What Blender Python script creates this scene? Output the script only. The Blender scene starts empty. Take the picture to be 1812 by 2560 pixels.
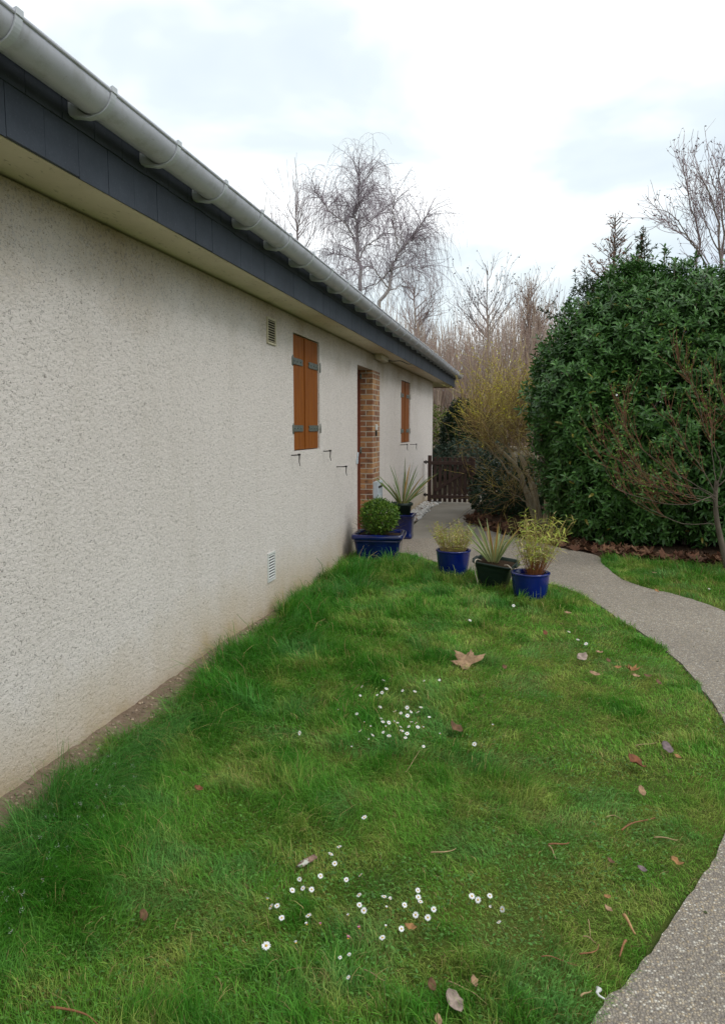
import bpy, bmesh, math, random
import numpy as np
from mathutils import Vector, Matrix
R = math.radians
S = bpy.context.scene
COL = S.collection

# ------------------------------------------------------------------ camera, sky, sun, exposure
CAM_H, YAW, PITCH, FPX = 1.55, 0.217260, 0.113030, 1850.0
cam = bpy.data.cameras.new('camera')
cam.sensor_fit = 'VERTICAL'; cam.sensor_height = 36.0; cam.sensor_width = 36.0
cam.lens = FPX / 2560 * 36
cam.clip_start = 0.05; cam.clip_end = 3000
camo = bpy.data.objects.new('camera', cam); COL.objects.link(camo)
camo.location = (0, 0, CAM_H); camo.rotation_euler = (math.pi/2 - PITCH, 0, YAW)
S.camera = camo

SUN_EL, SUN_AZ = 50, 115          # elevation; azimuth measured from +Y towards +X
world = bpy.data.worlds.new('World'); S.world = world; world.use_nodes = True
def setup_world():
    nt = world.node_tree; nt.nodes.clear()
    N = nt.nodes.new; L = nt.links.new
    out = N('ShaderNodeOutputWorld')
    sky = N('ShaderNodeTexSky'); sky.sky_type = 'NISHITA'; sky.sun_disc = False
    sky.sun_elevation = R(SUN_EL); sky.sun_rotation = R(SUN_AZ)
    b1 = N('ShaderNodeBackground'); b1.inputs['Strength'].default_value = 0.1
    L(sky.outputs[0], b1.inputs['Color'])
    tc = N('ShaderNodeTexCoord')
    mp = N('ShaderNodeMapping'); mp.inputs['Scale'].default_value = (1.0, 1.0, 2.3); mp.inputs['Location'].default_value = (0.35, 0.1, 0.2)
    L(tc.outputs['Generated'], mp.inputs['Vector'])
    n1 = N('ShaderNodeTexNoise'); n1.inputs['Scale'].default_value = 2.1; n1.inputs['Detail'].default_value = 5.0; n1.inputs['Roughness'].default_value = 0.5; n1.inputs['Distortion'].default_value = 0.3
    L(mp.outputs[0], n1.inputs['Vector'])
    rp = N('ShaderNodeValToRGB')
    e = rp.color_ramp.elements
    e[0].position = 0.36; e[0].color = (0.60, 0.68, 0.76, 1)
    e[1].position = 0.62; e[1].color = (1.12, 1.14, 1.14, 1)
    m = e.new(0.48); m.color = (0.70, 0.775, 0.80, 1)
    L(n1.outputs['Fac'], rp.inputs['Fac'])
    b2 = N('ShaderNodeBackground'); b2.inputs['Strength'].default_value = 1.0
    L(rp.outputs[0], b2.inputs['Color'])
    mx = N('ShaderNodeMixShader'); mx.inputs[0].default_value = 0.88
    L(b1.outputs[0], mx.inputs[1]); L(b2.outputs[0], mx.inputs[2])
    L(mx.outputs[0], out.inputs['Surface'])
setup_world()
sun = bpy.data.lights.new('sun', 'SUN'); sun.energy = 1.0; sun.angle = R(25); sun.color = (1.0, 0.965, 0.92)
suno = bpy.data.objects.new('sun', sun); COL.objects.link(suno)
_d = Vector((math.sin(R(SUN_AZ))*math.cos(R(SUN_EL)), math.cos(R(SUN_AZ))*math.cos(R(SUN_EL)), math.sin(R(SUN_EL))))
suno.rotation_euler = _d.to_track_quat('Z', 'Y').to_euler(); suno.location = (6, -4, 9)
S.view_settings.view_transform = 'Standard'; S.view_settings.look = 'None'
S.view_settings.exposure = 0.45; S.view_settings.gamma = 1.0
S.render.engine = 'CYCLES'
S.cycles.max_bounces = 6; S.cycles.diffuse_bounces = 3; S.cycles.glossy_bounces = 2; S.cycles.transmission_bounces = 3; S.cycles.transparent_max_bounces = 4

# ------------------------------------------------------------------ pixel -> world (used to read positions off the site photograph)
def _axes():
    f = np.array([-math.sin(YAW)*math.cos(PITCH), math.cos(YAW)*math.cos(PITCH), -math.sin(PITCH)])
    r = np.array([math.cos(YAW), math.sin(YAW), 0.0]); return r, np.cross(r, f), f
_AX = _axes()
def _ray(px, py):
    r, u, f = _AX; return f + r*(px-906)/FPX + u*(1280-py)/FPX
def gnd(px, py, z=0.0):
    d = _ray(px, py); t = (z-CAM_H)/d[2]; return np.array([0, 0, CAM_H]) + d*t
def at(px, py, Y):
    d = _ray(px, py); t = Y/d[1]; return np.array([0, 0, CAM_H]) + d*t

# ------------------------------------------------------------------ helpers
def tag(o, label=None, cat=None, group=None, kind=None):
    if label: o['label'] = label
    if cat: o['category'] = cat
    if group: o['group'] = group
    if kind: o['kind'] = kind
    return o
def empty(name, loc, label, cat, group=None):
    o = bpy.data.objects.new(name, None); COL.objects.link(o); o.location = loc
    o.empty_display_size = 0.1
    return tag(o, label, cat, group)
def link(name, me, mat, parent=None):
    o = bpy.data.objects.new(name, me); COL.objects.link(o)
    if mat is not None and not me.materials: me.materials.append(mat)
    if parent is not None:
        o.parent = parent
        if parent.parent is None and not parent.get('_local'): o.matrix_parent_inverse = Matrix.Translation(-parent.location)
    return o
def mesh_np(name, V, F, mat, parent=None, col=None, smooth=False):
    V = np.ascontiguousarray(V, dtype=np.float32); F = np.ascontiguousarray(F, dtype=np.int32)
    me = bpy.data.meshes.new(name); k = F.shape[1]
    me.vertices.add(len(V)); me.vertices.foreach_set('co', V.ravel())
    me.loops.add(F.size); me.loops.foreach_set('vertex_index', F.ravel())
    me.polygons.add(len(F)); me.polygons.foreach_set('loop_start', np.arange(0, F.size, k, dtype=np.int32))
    try: me.polygons.foreach_set('loop_total', np.full(len(F), k, dtype=np.int32))
    except Exception: pass
    if smooth: me.polygons.foreach_set('use_smooth', np.ones(len(F), dtype=bool))
    me.update(calc_edges=True)
    if col is not None:
        a = me.attributes.new('col', 'FLOAT_COLOR', 'POINT')
        c = np.ones((len(V), 4), dtype=np.float32); c[:, :3] = col
        a.data.foreach_set('color', c.ravel())
    return link(name, me, mat, parent)
class MB:
    def __init__(s): s.v = []; s.f = []; s.sm = []
    def add(s, V, F, smooth=False):
        b = len(s.v); s.v += [tuple(map(float, p)) for p in V]; s.f += [tuple(i+b for i in q) for q in F]; s.sm += [smooth]*len(F); return s
    def box(s, x0, x1, y0, y1, z0, z1):
        V = [(x, y, z) for z in (z0, z1) for y in (y0, y1) for x in (x0, x1)]
        return s.add(V, [(0,2,3,1),(4,5,7,6),(0,1,5,4),(2,6,7,3),(0,4,6,2),(1,3,7,5)])
    def obox(s, c, ax, ay, az, hx, hy, hz):
        c = np.array(c, float); A = [np.array(a, float)/np.linalg.norm(a) for a in (ax, ay, az)]
        V = [c + A[0]*hx*i + A[1]*hy*j + A[2]*hz*k for k in (-1, 1) for j in (-1, 1) for i in (-1, 1)]
        return s.add(V, [(0,2,3,1),(4,5,7,6),(0,1,5,4),(2,6,7,3),(0,4,6,2),(1,3,7,5)])
    def tube(s, P, rad, n=6, cap=True):
        P = np.array(P, float); rad = np.broadcast_to(np.array(rad, float), (len(P),))
        T = np.gradient(P, axis=0); T /= np.linalg.norm(T, axis=1)[:, None]
        ref = np.array([0.0, 0, 1]) if abs(T[0][2]) < .9 else np.array([1.0, 0, 0])
        V = []
        for p, t, r in zip(P, T, rad):
            a = np.cross(t, ref); a /= np.linalg.norm(a); b = np.cross(t, a)
            for i in range(n):
                th = 2*math.pi*i/n; V.append(p + r*(a*math.cos(th) + b*math.sin(th)))
        F = [(k*n+i, k*n+(i+1) % n, (k+1)*n+(i+1) % n, (k+1)*n+i) for k in range(len(P)-1) for i in range(n)]
        if cap: F += [tuple(range(n))[::-1], tuple((len(P)-1)*n+i for i in range(n))]
        return s.add(V, F, True)
    def lathe(s, prof, n=40, c=(0, 0, 0)):
        V = []; m = len(prof)
        for r, z in prof:
            for i in range(n):
                th = 2*math.pi*i/n; V.append((c[0]+r*math.cos(th), c[1]+r*math.sin(th), c[2]+z))
        F = [(k*n+i, k*n+(i+1) % n, (k+1)*n+(i+1) % n, (k+1)*n+i) for k in range(m-1) for i in range(n)]
        return s.add(V, F, True)
    def loft(s, rings, closed_start=True, closed_end=True, smooth=True):
        n = len(rings[0]); V = [p for r in rings for p in r]
        F = [(k*n+i, k*n+(i+1) % n, (k+1)*n+(i+1) % n, (k+1)*n+i) for k in range(len(rings)-1) for i in range(n)]
        s.add(V, F, smooth)
        b = len(s.v) - len(V)
        if closed_start: s.f.append(tuple(b+i for i in range(n))[::-1]); s.sm.append(False)
        if closed_end: s.f.append(tuple(b+(len(rings)-1)*n+i for i in range(n))); s.sm.append(False)
        return s
    def build(s, name, mat, parent=None, bevel=0, seg=2):
        me = bpy.data.meshes.new(name); me.from_pydata(s.v, [], s.f); me.update()
        me.polygons.foreach_set('use_smooth', s.sm)
        if bevel:
            bm = bmesh.new(); bm.from_mesh(me)
            bmesh.ops.remove_doubles(bm, verts=bm.verts, dist=1e-5)
            ed = [e for e in bm.edges if len(e.link_faces) == 2 and e.calc_face_angle(0) > 0.6]
            bmesh.ops.bevel(bm, geom=ed, offset=bevel, segments=seg, profile=0.5, affect='EDGES')
            bm.to_mesh(me); bm.free()
        return link(name, me, mat, parent)
def unit(a): return a/np.maximum(np.linalg.norm(a, axis=-1, keepdims=True), 1e-9)

def vnoise(x, y, seed=0, oct=3):
    rng = np.random.default_rng(seed); out = np.zeros(np.shape(x)); amp = 1; tot = 0; f = 1.0
    for o in range(oct):
        g = rng.random((64, 64)); ox, oy = rng.random(2)*64
        X = np.asarray(x)*f+ox; Y = np.asarray(y)*f+oy
        xi = np.floor(X).astype(int); yi = np.floor(Y).astype(int); u = X-xi; v = Y-yi
        u = u*u*(3-2*u); v = v*v*(3-2*v)
        G = lambda a, b: g[a % 64, b % 64]
        out += amp*((G(xi, yi)*(1-u)+G(xi+1, yi)*u)*(1-v)+(G(xi, yi+1)*(1-u)+G(xi+1, yi+1)*u)*v); tot += amp; amp *= .5; f *= 2.03
    return out/tot
def inpoly(x, y, poly):
    x = np.asarray(x); y = np.asarray(y); c = np.zeros(x.shape, bool); n = len(poly)
    for i in range(n):
        x1, y1 = poly[i]; x2, y2 = poly[(i+1) % n]
        if y1 == y2: continue
        k = ((y1 > y) != (y2 > y)) & (x < (x2-x1)*(y-y1)/(y2-y1)+x1); c ^= k
    return c
def dist_poly(x, y, poly, closed=True):
    p = np.stack([x, y], -1); best = np.full(p.shape[0], 1e9); n = len(poly)
    for i in range(n if closed else n-1):
        a = np.array(poly[i]); b = np.array(poly[(i+1) % n]); ab = b-a; L2 = ab@ab
        if L2 < 1e-12: continue
        t = np.clip(((p-a)@ab)/L2, 0, 1); best = np.minimum(best, np.linalg.norm(p-(a+t[:, None]*ab), axis=1))
    return best
def smooth_line(pts, k=6):
    P = np.array(pts, float); n = len(P); out = []
    for i in range(n-1):
        p0, p1, p2, p3 = P[max(i-1, 0)], P[i], P[i+1], P[min(i+2, n-1)]
        for j in range(k):
            t = j/k
            out.append(.5*((2*p1)+(-p0+p2)*t+(2*p0-5*p1+4*p2-p3)*t*t+(-p0+3*p1-3*p2+p3)*t**3))
    out.append(P[-1]); return np.array(out)

# batch tubes: P (T,m,3) radii (T,m)
def tubes(P, Rr, k=3):
    T, m, _ = P.shape
    tg = unit(np.gradient(P, axis=1))
    ref = np.where(np.abs(tg[:, :1, 2:3]) < .8, np.array([0, 0, 1.0]), np.array([1.0, 0, 0]))
    a = unit(np.cross(tg, np.broadcast_to(ref, tg.shape))); b = np.cross(tg, a)
    th = np.arange(k)*2*np.pi/k
    V = P[:, :, None, :] + Rr[:, :, None, None]*(a[:, :, None, :]*np.cos(th)[None, None, :, None]+b[:, :, None, :]*np.sin(th)[None, None, :, None])
    idx = np.arange(T*m*k).reshape(T, m, k); nx = np.roll(idx, -1, axis=2)
    F = np.stack([idx[:, :-1], nx[:, :-1], nx[:, 1:], idx[:, 1:]], -1).reshape(-1, 4)
    return V.reshape(-1, 3), F
def cat(parts):
    V = []; F = []; b = 0
    for v, f in parts: V.append(v); F.append(f+b); b += len(v)
    return np.concatenate(V), np.concatenate(F)
def twigs(start, dirs, length, m, rng, bend=(0, 0, 0), wob=0.08):
    """polylines that leave start along dirs, turning by bend (world vector per unit length)"""
    T = len(start); P = np.zeros((T, m, 3)); P[:, 0] = start; d = unit(dirs.copy()); step = length/(m-1)
    bend = np.asarray(bend, float)
    for i in range(1, m):
        d = unit(d + bend/(m-1) + rng.normal(0, wob, (T, 3)))
        P[:, i] = P[:, i-1]+d*step[:, None]
    return P
def sample(P, n, t0, t1, rng, weights=None):
    T, m, _ = P.shape
    if weights is None: weights = np.linalg.norm(P[:, -1]-P[:, 0], axis=1)
    i = rng.choice(T, n, p=weights/weights.sum()); t = rng.uniform(t0, t1, n)*(m-1); j = np.minimum(t.astype(int), m-2); u = (t-j)[:, None]
    p = P[i, j]*(1-u)+P[i, j+1]*u; d = unit(P[i, j+1]-P[i, j]); return p, d, i, t/(m-1)
def spread(d, ang, rng):
    r = unit(rng.normal(0, 1, d.shape)); r = unit(r-(r*d).sum(-1, keepdims=True)*d)
    a = np.asarray(ang)[..., None] if np.ndim(ang) else ang
    return d*np.cos(a)+r*np.sin(a)
def taper(r0, r1, T, m):
    return np.broadcast_to(np.asarray(r0, float).reshape(-1, 1), (T, 1))*(1-np.linspace(0, 1, m))[None, :]+np.broadcast_to(np.asarray(r1, float).reshape(-1, 1), (T, 1))*np.linspace(0, 1, m)[None, :]
# leaves: broad blades with a folded midrib
def leaves(p, d, up, L, W, rng, fold=.25, droop=.25, mid=.45):
    n = len(p); d = unit(d); s = unit(np.cross(d, up)); nrm = np.cross(s, d)
    L = np.broadcast_to(L, (n,))[:, None]; W = np.broadcast_to(W, (n,))[:, None]
    c1 = p+d*L*mid*.6-nrm*droop*L*.06; c2 = p+d*L*.72-nrm*droop*L*.35; tip = p+d*L-nrm*droop*L*.8
    V = np.stack([p, c1-s*W*.46+nrm*W*fold*.5, c1, c1+s*W*.46+nrm*W*fold*.5, c2-s*W*.36+nrm*W*fold*.4, c2, c2+s*W*.36+nrm*W*fold*.4, tip], 1)
    f = np.array([[0,2,1],[0,3,2],[1,2,5],[1,5,4],[2,3,6],[2,6,5],[4,5,7],[5,6,7]])
    F = (np.arange(n)[:, None, None]*8+f[None]).reshape(-1, 3)
    return V.reshape(-1, 3), F
def strap(p, d, L, W, bend, m, rng, fold=.2):
    """long strap leaves: (T) start, dir; bend world vector"""
    T = len(p); P = twigs(p, d, L, m, rng, bend, .02); tg = unit(np.gradient(P, axis=1))
    side = unit(np.cross(unit(d), rng.normal(0, 1, (T, 3))))[:, None, :]
    side = unit(side-(side*tg).sum(-1, keepdims=True)*tg); nr = np.cross(side, tg)
    w = np.sin(np.clip(np.linspace(.18, 1, m), 0, 1)*np.pi)**.6; w[-1] = .03; w = (W[:, None]*w[None, :])[:, :, None]
    V = np.stack([P-side*w*.5+nr*w*fold, P, P+side*w*.5+nr*w*fold], 2)
    idx = np.arange(T*m*3).reshape(T, m, 3)
    F = np.concatenate([np.stack([idx[:, :-1, j], idx[:, :-1, j+1], idx[:, 1:, j+1], idx[:, 1:, j]], -1).reshape(-1, 4) for j in (0, 1)])
    return V.reshape(-1, 3), F, P

# ------------------------------------------------------------------ materials
class Mat:
    def __init__(s, name):
        s.m = bpy.data.materials.new(name); s.m.use_nodes = True; s.nt = s.m.node_tree
        s.b = s.nt.nodes['Principled BSDF']; s.out = s.nt.nodes['Material Output']
        s.tc = s.nt.nodes.new('ShaderNodeTexCoord')
    def n(s, t): return s.nt.nodes.new(t)
    def l(s, a, b): s.nt.links.new(a, b)
    def set(s, **k):
        for a, v in k.items(): s.b.inputs[a.replace('_', ' ')].default_value = v
        return s
    def map(s, scale=(1, 1, 1), rot=(0, 0, 0)):
        q = s.n('ShaderNodeMapping'); q.inputs['Scale'].default_value = scale; q.inputs['Rotation'].default_value = rot; s.l(s.tc.outputs['Object'], q.inputs[0]); return q.outputs[0]
    def noise(s, scale, detail=3, rough=.55, vec=None, dist=0.0):
        q = s.n('ShaderNodeTexNoise'); q.inputs['Scale'].default_value = scale; q.inputs['Detail'].default_value = detail; q.inputs['Roughness'].default_value = rough; q.inputs['Distortion'].default_value = dist
        s.l(vec if vec is not None else s.tc.outputs['Object'], q.inputs['Vector']); return q.outputs['Fac']
    def voro(s, scale, vec=None, feature='F1', out='Distance'):
        q = s.n('ShaderNodeTexVoronoi'); q.feature = feature; q.inputs['Scale'].default_value = scale
        s.l(vec if vec is not None else s.tc.outputs['Object'], q.inputs['Vector']); return q.outputs[out]
    def ramp(s, fac, stops):
        q = s.n('ShaderNodeValToRGB'); e = q.color_ramp.elements
        while len(e) < len(stops): e.new(.5)
        for el, (p, c) in zip(e, stops):
            el.position = p; el.color = tuple(c)+(1,) if not np.isscalar(c) else (c, c, c, 1)
        s.l(fac, q.inputs['Fac']); return q.outputs['Color']
    def mix(s, fac, a, b, mode='MIX'):
        q = s.n('ShaderNodeMix'); q.data_type = 'RGBA'; q.blend_type = mode
        for v, i in ((fac, 0), (a, 6), (b, 7)):
            if hasattr(v, 'links'): s.l(v, q.inputs[i])
            elif i == 0: q.inputs[0].default_value = v
            else: q.inputs[i].default_value = tuple(v)+(1,)
        return q.outputs[2]
    def math(s, op, a, b=None, c=None, clamp=False):
        q = s.n('ShaderNodeMath'); q.operation = op; q.use_clamp = clamp
        for i, v in enumerate((a, b, c)):
            if v is None: continue
            if hasattr(v, 'links'): s.l(v, q.inputs[i])
            else: q.inputs[i].default_value = v
        return q.outputs[0]
    def xyz(s):
        q = s.n('ShaderNodeSeparateXYZ'); s.l(s.tc.outputs['Object'], q.inputs[0]); return q.outputs
    def attr(s, name='col'):
        q = s.n('ShaderNodeAttribute'); q.attribute_name = name; return q.outputs['Color']
    def color(s, c):
        if hasattr(c, 'links'): s.l(c, s.b.inputs['Base Color'])
        else: s.b.inputs['Base Color'].default_value = tuple(c)+(1,)
        return s
    def bump(s, h, strength=.5, dist=.01):
        q = s.n('ShaderNodeBump'); q.inputs['Strength'].default_value = strength; q.inputs['Distance'].default_value = dist
        s.l(h, q.inputs['Height']); s.l(q.outputs[0], s.b.inputs['Normal']); return s
    def translucent(s, fac, col):
        t = s.n('ShaderNodeBsdfTranslucent'); mx = s.n('ShaderNodeMixShader'); mx.inputs[0].default_value = fac
        s.l(col, t.inputs['Color']); s.l(s.b.outputs[0], mx.inputs[1]); s.l(t.outputs[0], mx.inputs[2]); s.l(mx.outputs[0], s.out.inputs['Surface']); return s
def simple(name, c, rough=.7, var=.25, scale=8, metal=0.0, bump=0.0, bscale=60, spec=.4):
    m = Mat(name); c = np.array(c)
    m.color(m.ramp(m.noise(scale, 4), [(.25, tuple(c*(1-var))), (.75, tuple(np.minimum(c*(1+var), 1)))]))
    m.set(Roughness=rough, Metallic=metal); m.b.inputs['Specular IOR Level'].default_value = spec
    if bump: m.bump(m.noise(bscale, 4), bump, .004)
    return m.m

def mat_wall():
    m = Mat('roughcast render'); x, y, z = m.xyz()
    big = m.noise(1.3, 4); fine = m.noise(55, 3, .6)
    base = m.mix(big, (.675, .608, .560), (.75, .685, .638))
    vec = m.map((1, .62, 1))                                   # trowelled grains are wider than tall
    v = m.voro(60, vec, 'F1'); w = m.noise(100, 4, .62, vec, 1.4); g = m.noise(150, 2, .5)
    base = m.mix(m.ramp(w, [(.36, .85), (.455, 0)]), base, (.235, .21, .185))          # dirt held in the pits
    base = m.mix(m.ramp(g, [(.62, 0), (.75, .55)]), base, (.82, .79, .72))          # pale grit
    base = m.mix(m.ramp(m.noise(1.0, 5, .6, m.map((1, 4.5, .4))), [(.52, 0), (.72, .15)]), base, (.42, .37, .29))     # old rain streaks
    spl = m.math('ADD', z, m.math('MULTIPLY', m.math('SUBTRACT', m.noise(2.2, 5, .6), .5), .55))
    base = m.mix(m.ramp(spl, [(-.0, .9), (.12, .55), (.50, 0)]), base, (.48, .365, .215))   # earth splashed up the foot
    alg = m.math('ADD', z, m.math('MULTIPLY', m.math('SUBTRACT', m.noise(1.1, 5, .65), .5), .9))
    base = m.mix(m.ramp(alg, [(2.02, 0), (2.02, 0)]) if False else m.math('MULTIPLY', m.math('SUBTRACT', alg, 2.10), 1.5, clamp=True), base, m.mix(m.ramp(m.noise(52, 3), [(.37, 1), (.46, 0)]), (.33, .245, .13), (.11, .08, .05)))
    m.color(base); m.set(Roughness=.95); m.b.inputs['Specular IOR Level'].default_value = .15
    h = m.math('ADD', m.math('MULTIPLY', w, .9), m.math('MULTIPLY', v, -.5)); h = m.math('ADD', h, m.math('MULTIPLY', m.noise(190, 3, .6), .8)); h = m.math('ADD', h, m.math('MULTIPLY', m.noise(14, 3), .6))
    m.bump(h, .7, .008); return m.m
def mat_brick():
    m = Mat('pier brick'); x, y, z = m.xyz()
    u = m.math('ADD', x, y); cb = m.n('ShaderNodeCombineXYZ'); m.l(u, cb.inputs[0]); m.l(z, cb.inputs[1])
    b = m.n('ShaderNodeTexBrick'); m.l(cb.outputs[0], b.inputs['Vector'])
    b.inputs['Scale'].default_value = 1.0; b.inputs['Brick Width'].default_value = .225; b.inputs['Row Height'].default_value = .0715; b.inputs['Mortar Size'].default_value = .0075
    b.inputs['Mortar Smooth'].default_value = .15; b.inputs['Bias'].default_value = -.1
    b.inputs['Color1'].default_value = (.48, .25, .10, 1); b.inputs['Color2'].default_value = (.20, .068, .035, 1); b.inputs['Mortar'].default_value = (.33, .27, .19, 1)
    c = m.mix(m.ramp(m.noise(13, 4, .65), [(.48, 0), (.66, .75)]), b.outputs['Color'], (.075, .04, .03))
    c = m.mix(m.ramp(m.noise(5, 3), [(.5, 0), (.7, .55)]), c, (.27, .10, .055))
    c = m.mix(b.outputs['Fac'], c, (.47, .40, .31)); m.color(c); m.set(Roughness=.85)
    m.bump(m.math('SUBTRACT', m.math('MULTIPLY', m.noise(90, 3), .2), b.outputs['Fac']), .6, .008); return m.m
def mat_slate():
    m = Mat('slate'); base = m.ramp(m.noise(2.5, 5, .7), [(.3, (.020, .026, .038)), (.7, (.046, .056, .076))])
    base = m.mix(m.ramp(m.noise(120, 2), [(.62, 0), (.72, .35)]), base, (.12, .13, .15))
    m.color(base); m.set(Roughness=.72); m.bump(m.noise(45, 4, .7, m.map((1, 1, .5))), .25, .004); return m.m
def mat_soffit():
    m = Mat('soffit board'); base = m.ramp(m.noise(1.6, 4), [(.3, (.64, .55, .41)), (.7, (.73, .64, .49))])
    sp = m.noise(24, 4, .6, m.map((2.2, .8, 1)), .6); base = m.mix(m.ramp(m.noise(2.0, 5, .65), [(.5, 0), (.7, .3)]), base, (.42, .36, .24))
    base = m.mix(m.ramp(sp, [(.62, 0), (.70, .65)]), base, (.20, .16, .08)); m.color(base); m.set(Roughness=.85)
    m.bump(m.noise(60, 3), .15, .003); return m.m
def mat_path():
    m = Mat('exposed aggregate concrete'); c = m.voro(125, None, 'F1', 'Color'); d = m.voro(125, None, 'F1', 'Distance')
    sx = m.n('ShaderNodeSeparateColor'); m.l(c, sx.inputs[0])
    st = m.ramp(sx.outputs[0], [(0, (.215, .176, .135)), (.35, (.345, .290, .222)), (.6, (.41, .350, .265)), (.8, (.50, .385, .235)), (.95, (.74, .69, .58))])
    st = m.mix(m.ramp(d, [(.30, 0), (.62, .7)]), st, (.17, .15, .135))
    st = m.mix(m.ramp(m.noise(1.4, 5), [(.35, .30), (.65, 0)]), st, (.15, .125, .10)); st = m.mix(m.ramp(m.noise(3.1, 6, .7), [(.60, 0), (.72, .45)]), st, (.10, .105, .05)); st = m.mix(m.ramp(m.noise(7.0, 4, .6, m.map((1, 2.5, 1))), [(.70, 0), (.76, .5)]), st, (.50, .47, .42))
    m.color(st); m.set(Roughness=.8); m.bump(m.math('MULTIPLY', d, -1.0), .8, .008); return m.m
def mat_slab():
    m = Mat('smooth concrete'); b = m.ramp(m.noise(1.5, 6, .65), [(.3, (.19, .165, .13)), (.7, (.29, .26, .215))])
    b = m.mix(m.ramp(m.noise(40, 4), [(.6, 0), (.75, .4)]), b, (.10, .09, .07)); m.color(b); m.set(Roughness=.85); m.bump(m.noise(80, 4), .3, .004); return m.m
def mat_soil(name, a, b, moss=0.0):
    m = Mat(name); c = m.ramp(m.noise(9, 6, .7), [(.3, a), (.7, b)])
    c = m.mix(m.ramp(m.voro(55), [(.0, .5), (.35, 0)]), c, tuple(np.array(a)*.5))
    if moss: c = m.mix(m.ramp(m.noise(3.0, 5, .6), [(.42, 0), (.6, moss)]), c, (.13, .145, .026))
    m.color(c); m.set(Roughness=1.0); m.b.inputs['Specular IOR Level'].default_value = .1
    m.bump(m.math('ADD', m.noise(40, 6, .7), m.math('MULTIPLY', m.noise(8, 3), 2)), 1.0, .02); return m.m
def mat_attr(name, rough=.55, trans=.0, spec=.3, var=.0):
    m = Mat(name); c = m.attr()
    if var: c = m.mix(m.ramp(m.noise(40, 3), [(.3, 0), (.7, var)]), c, (.02, .02, .01))
    m.color(c); m.set(Roughness=rough); m.b.inputs['Specular IOR Level'].default_value = spec
    if trans: m.translucent(trans, c)
    return m.m
def mat_wood(name, a, b, scale=(14, 14, 1.2), rough=.6):
    m = Mat(name); c = m.ramp(m.noise(3.0, 6, .65, m.map(scale), .4), [(.3, a), (.7, b)])
    m.color(c); m.set(Roughness=rough); m.bump(m.noise(10, 4, .6, m.map(scale)), .2, .003); return m.m
def mat_glaze(name, a, b, rough=.12):
    m = Mat(name); x, y, z = m.xyz(); c = m.ramp(m.noise(5, 4, .6), [(.3, a), (.7, b)])
    c = m.mix(m.ramp(m.noise(26, 5, .7), [(.64, 0), (.80, .22)]), c, (.10, .10, .13))
    sp = m.math('ADD', m.math('MULTIPLY', z, -6.0), m.noise(30, 5, .7)); c = m.mix(m.ramp(sp, [(.30, 0), (.55, .6)]), c, (.10, .075, .05)); m.color(c); m.set(Roughness=rough)
    m.b.inputs['Coat Weight'].default_value = .25; m.b.inputs['Coat Roughness'].default_value = .06; m.bump(m.noise(14, 2), .05, .004); return m.m
def mat_bark(name, a, b, white=False):
    m = Mat(name); c = m.ramp(m.noise(14, 5, .65, m.map((1, 1, .35 if not white else 3.5))), [(.35, a), (.65, b)]); m.color(c); m.set(Roughness=.9); m.bump(m.noise(40, 4), .4, .006); return m.m

M_WALL = mat_wall(); M_BRICK = mat_brick(); M_SLATE = mat_slate(); M_SOFF = mat_soffit(); M_PATH = mat_path(); M_SLAB = mat_slab()
M_GUT = simple('grey gutter plastic', (.50, .52, .545), .42, .07, 3, bump=.04, bscale=30)
def mat_gutter():
    m = Mat('weathered grey gutter plastic'); c = m.ramp(m.noise(2.2, 4), [(.3, (.455, .455, .505)), (.7, (.535, .535, .59))])
    c = m.mix(m.ramp(m.noise(5.0, 5, .7, m.map((3, 1.6, .5))), [(.50, 0), (.72, .55)]), c, (.25, .25, .22)); c = m.mix(m.ramp(m.noise(70, 3), [(.66, 0), (.74, .5)]), c, (.22, .22, .19))
    m.color(c); m.set(Roughness=.42); m.bump(m.noise(25, 3), .05, .003); return m.m
M_GUT = mat_gutter()
M_BRK = simple('bracket plastic', (.51, .53, .555), .45, .07, 6)
M_TILE = simple('roof tile', (.10, .075, .065), .85, .3, 5, bump=.4)
M_SHUT = mat_wood('stained shutter board', (.17, .046, .006), (.28, .088, .010), (16, 16, 1.0), .7)
M_SHUT.node_tree.nodes['Principled BSDF'].inputs['Specular IOR Level'].default_value = .2
M_FRAME = mat_wood('red brown timber', (.13, .032, .014), (.19, .05, .02), (20, 20, 1), .55)
M_HINGE = simple('weathered galvanised steel', (.125, .135, .115), .6, .35, 40, .3)
M_IRON = simple('rusty black iron', (.035, .028, .024), .7, .4, 60, .2)
M_CREAM = simple('aged cream plastic', (.48, .42, .28), .5, .12, 20)
M_WHITEP = simple('white plastic', (.60, .60, .57), .45, .06, 20)
M_DARK = simple('dark opening', (.03, .024, .018), .9, .3, 10)
M_MAIL = simple('pale painted metal', (.50, .56, .60), .4, .06, 12)
M_GATE = mat_wood('dark brown gate stain', (.026, .012, .009), (.058, .024, .015), (18, 18, 1.2), .6)
M_GRASS = mat_attr('grass blade', .55, .30, .2)
M_LAUREL = mat_attr('laurel leaf', .42, .10, .4)
M_LEAF = mat_attr('soft leaf', .5, .2, .35)
M_DEAD = mat_attr('dead leaf', .8, .08, .2, .5)
M_TWIG = mat_attr('twig bark', .85, 0, .2)
M_COBALT = mat_glaze('cobalt glaze', (.0015, .006, .095), (.002, .014, .17), .18)
M_NAVY = mat_glaze('deep blue glaze', (.002, .004, .036), (.004, .014, .115), .10)
M_GREENPL = simple('dark green plastic', (.010, .022, .016), .45, .25, 8)
M_COMP = mat_soil('potting compost', (.03, .02, .013), (.07, .045, .028))
M_SOIL = mat_soil('bare soil', (.19, .135, .095), (.34, .26, .19))
M_TURF = mat_soil('turf base', (.060, .080, .018), (.10, .145, .028), .6)
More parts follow.
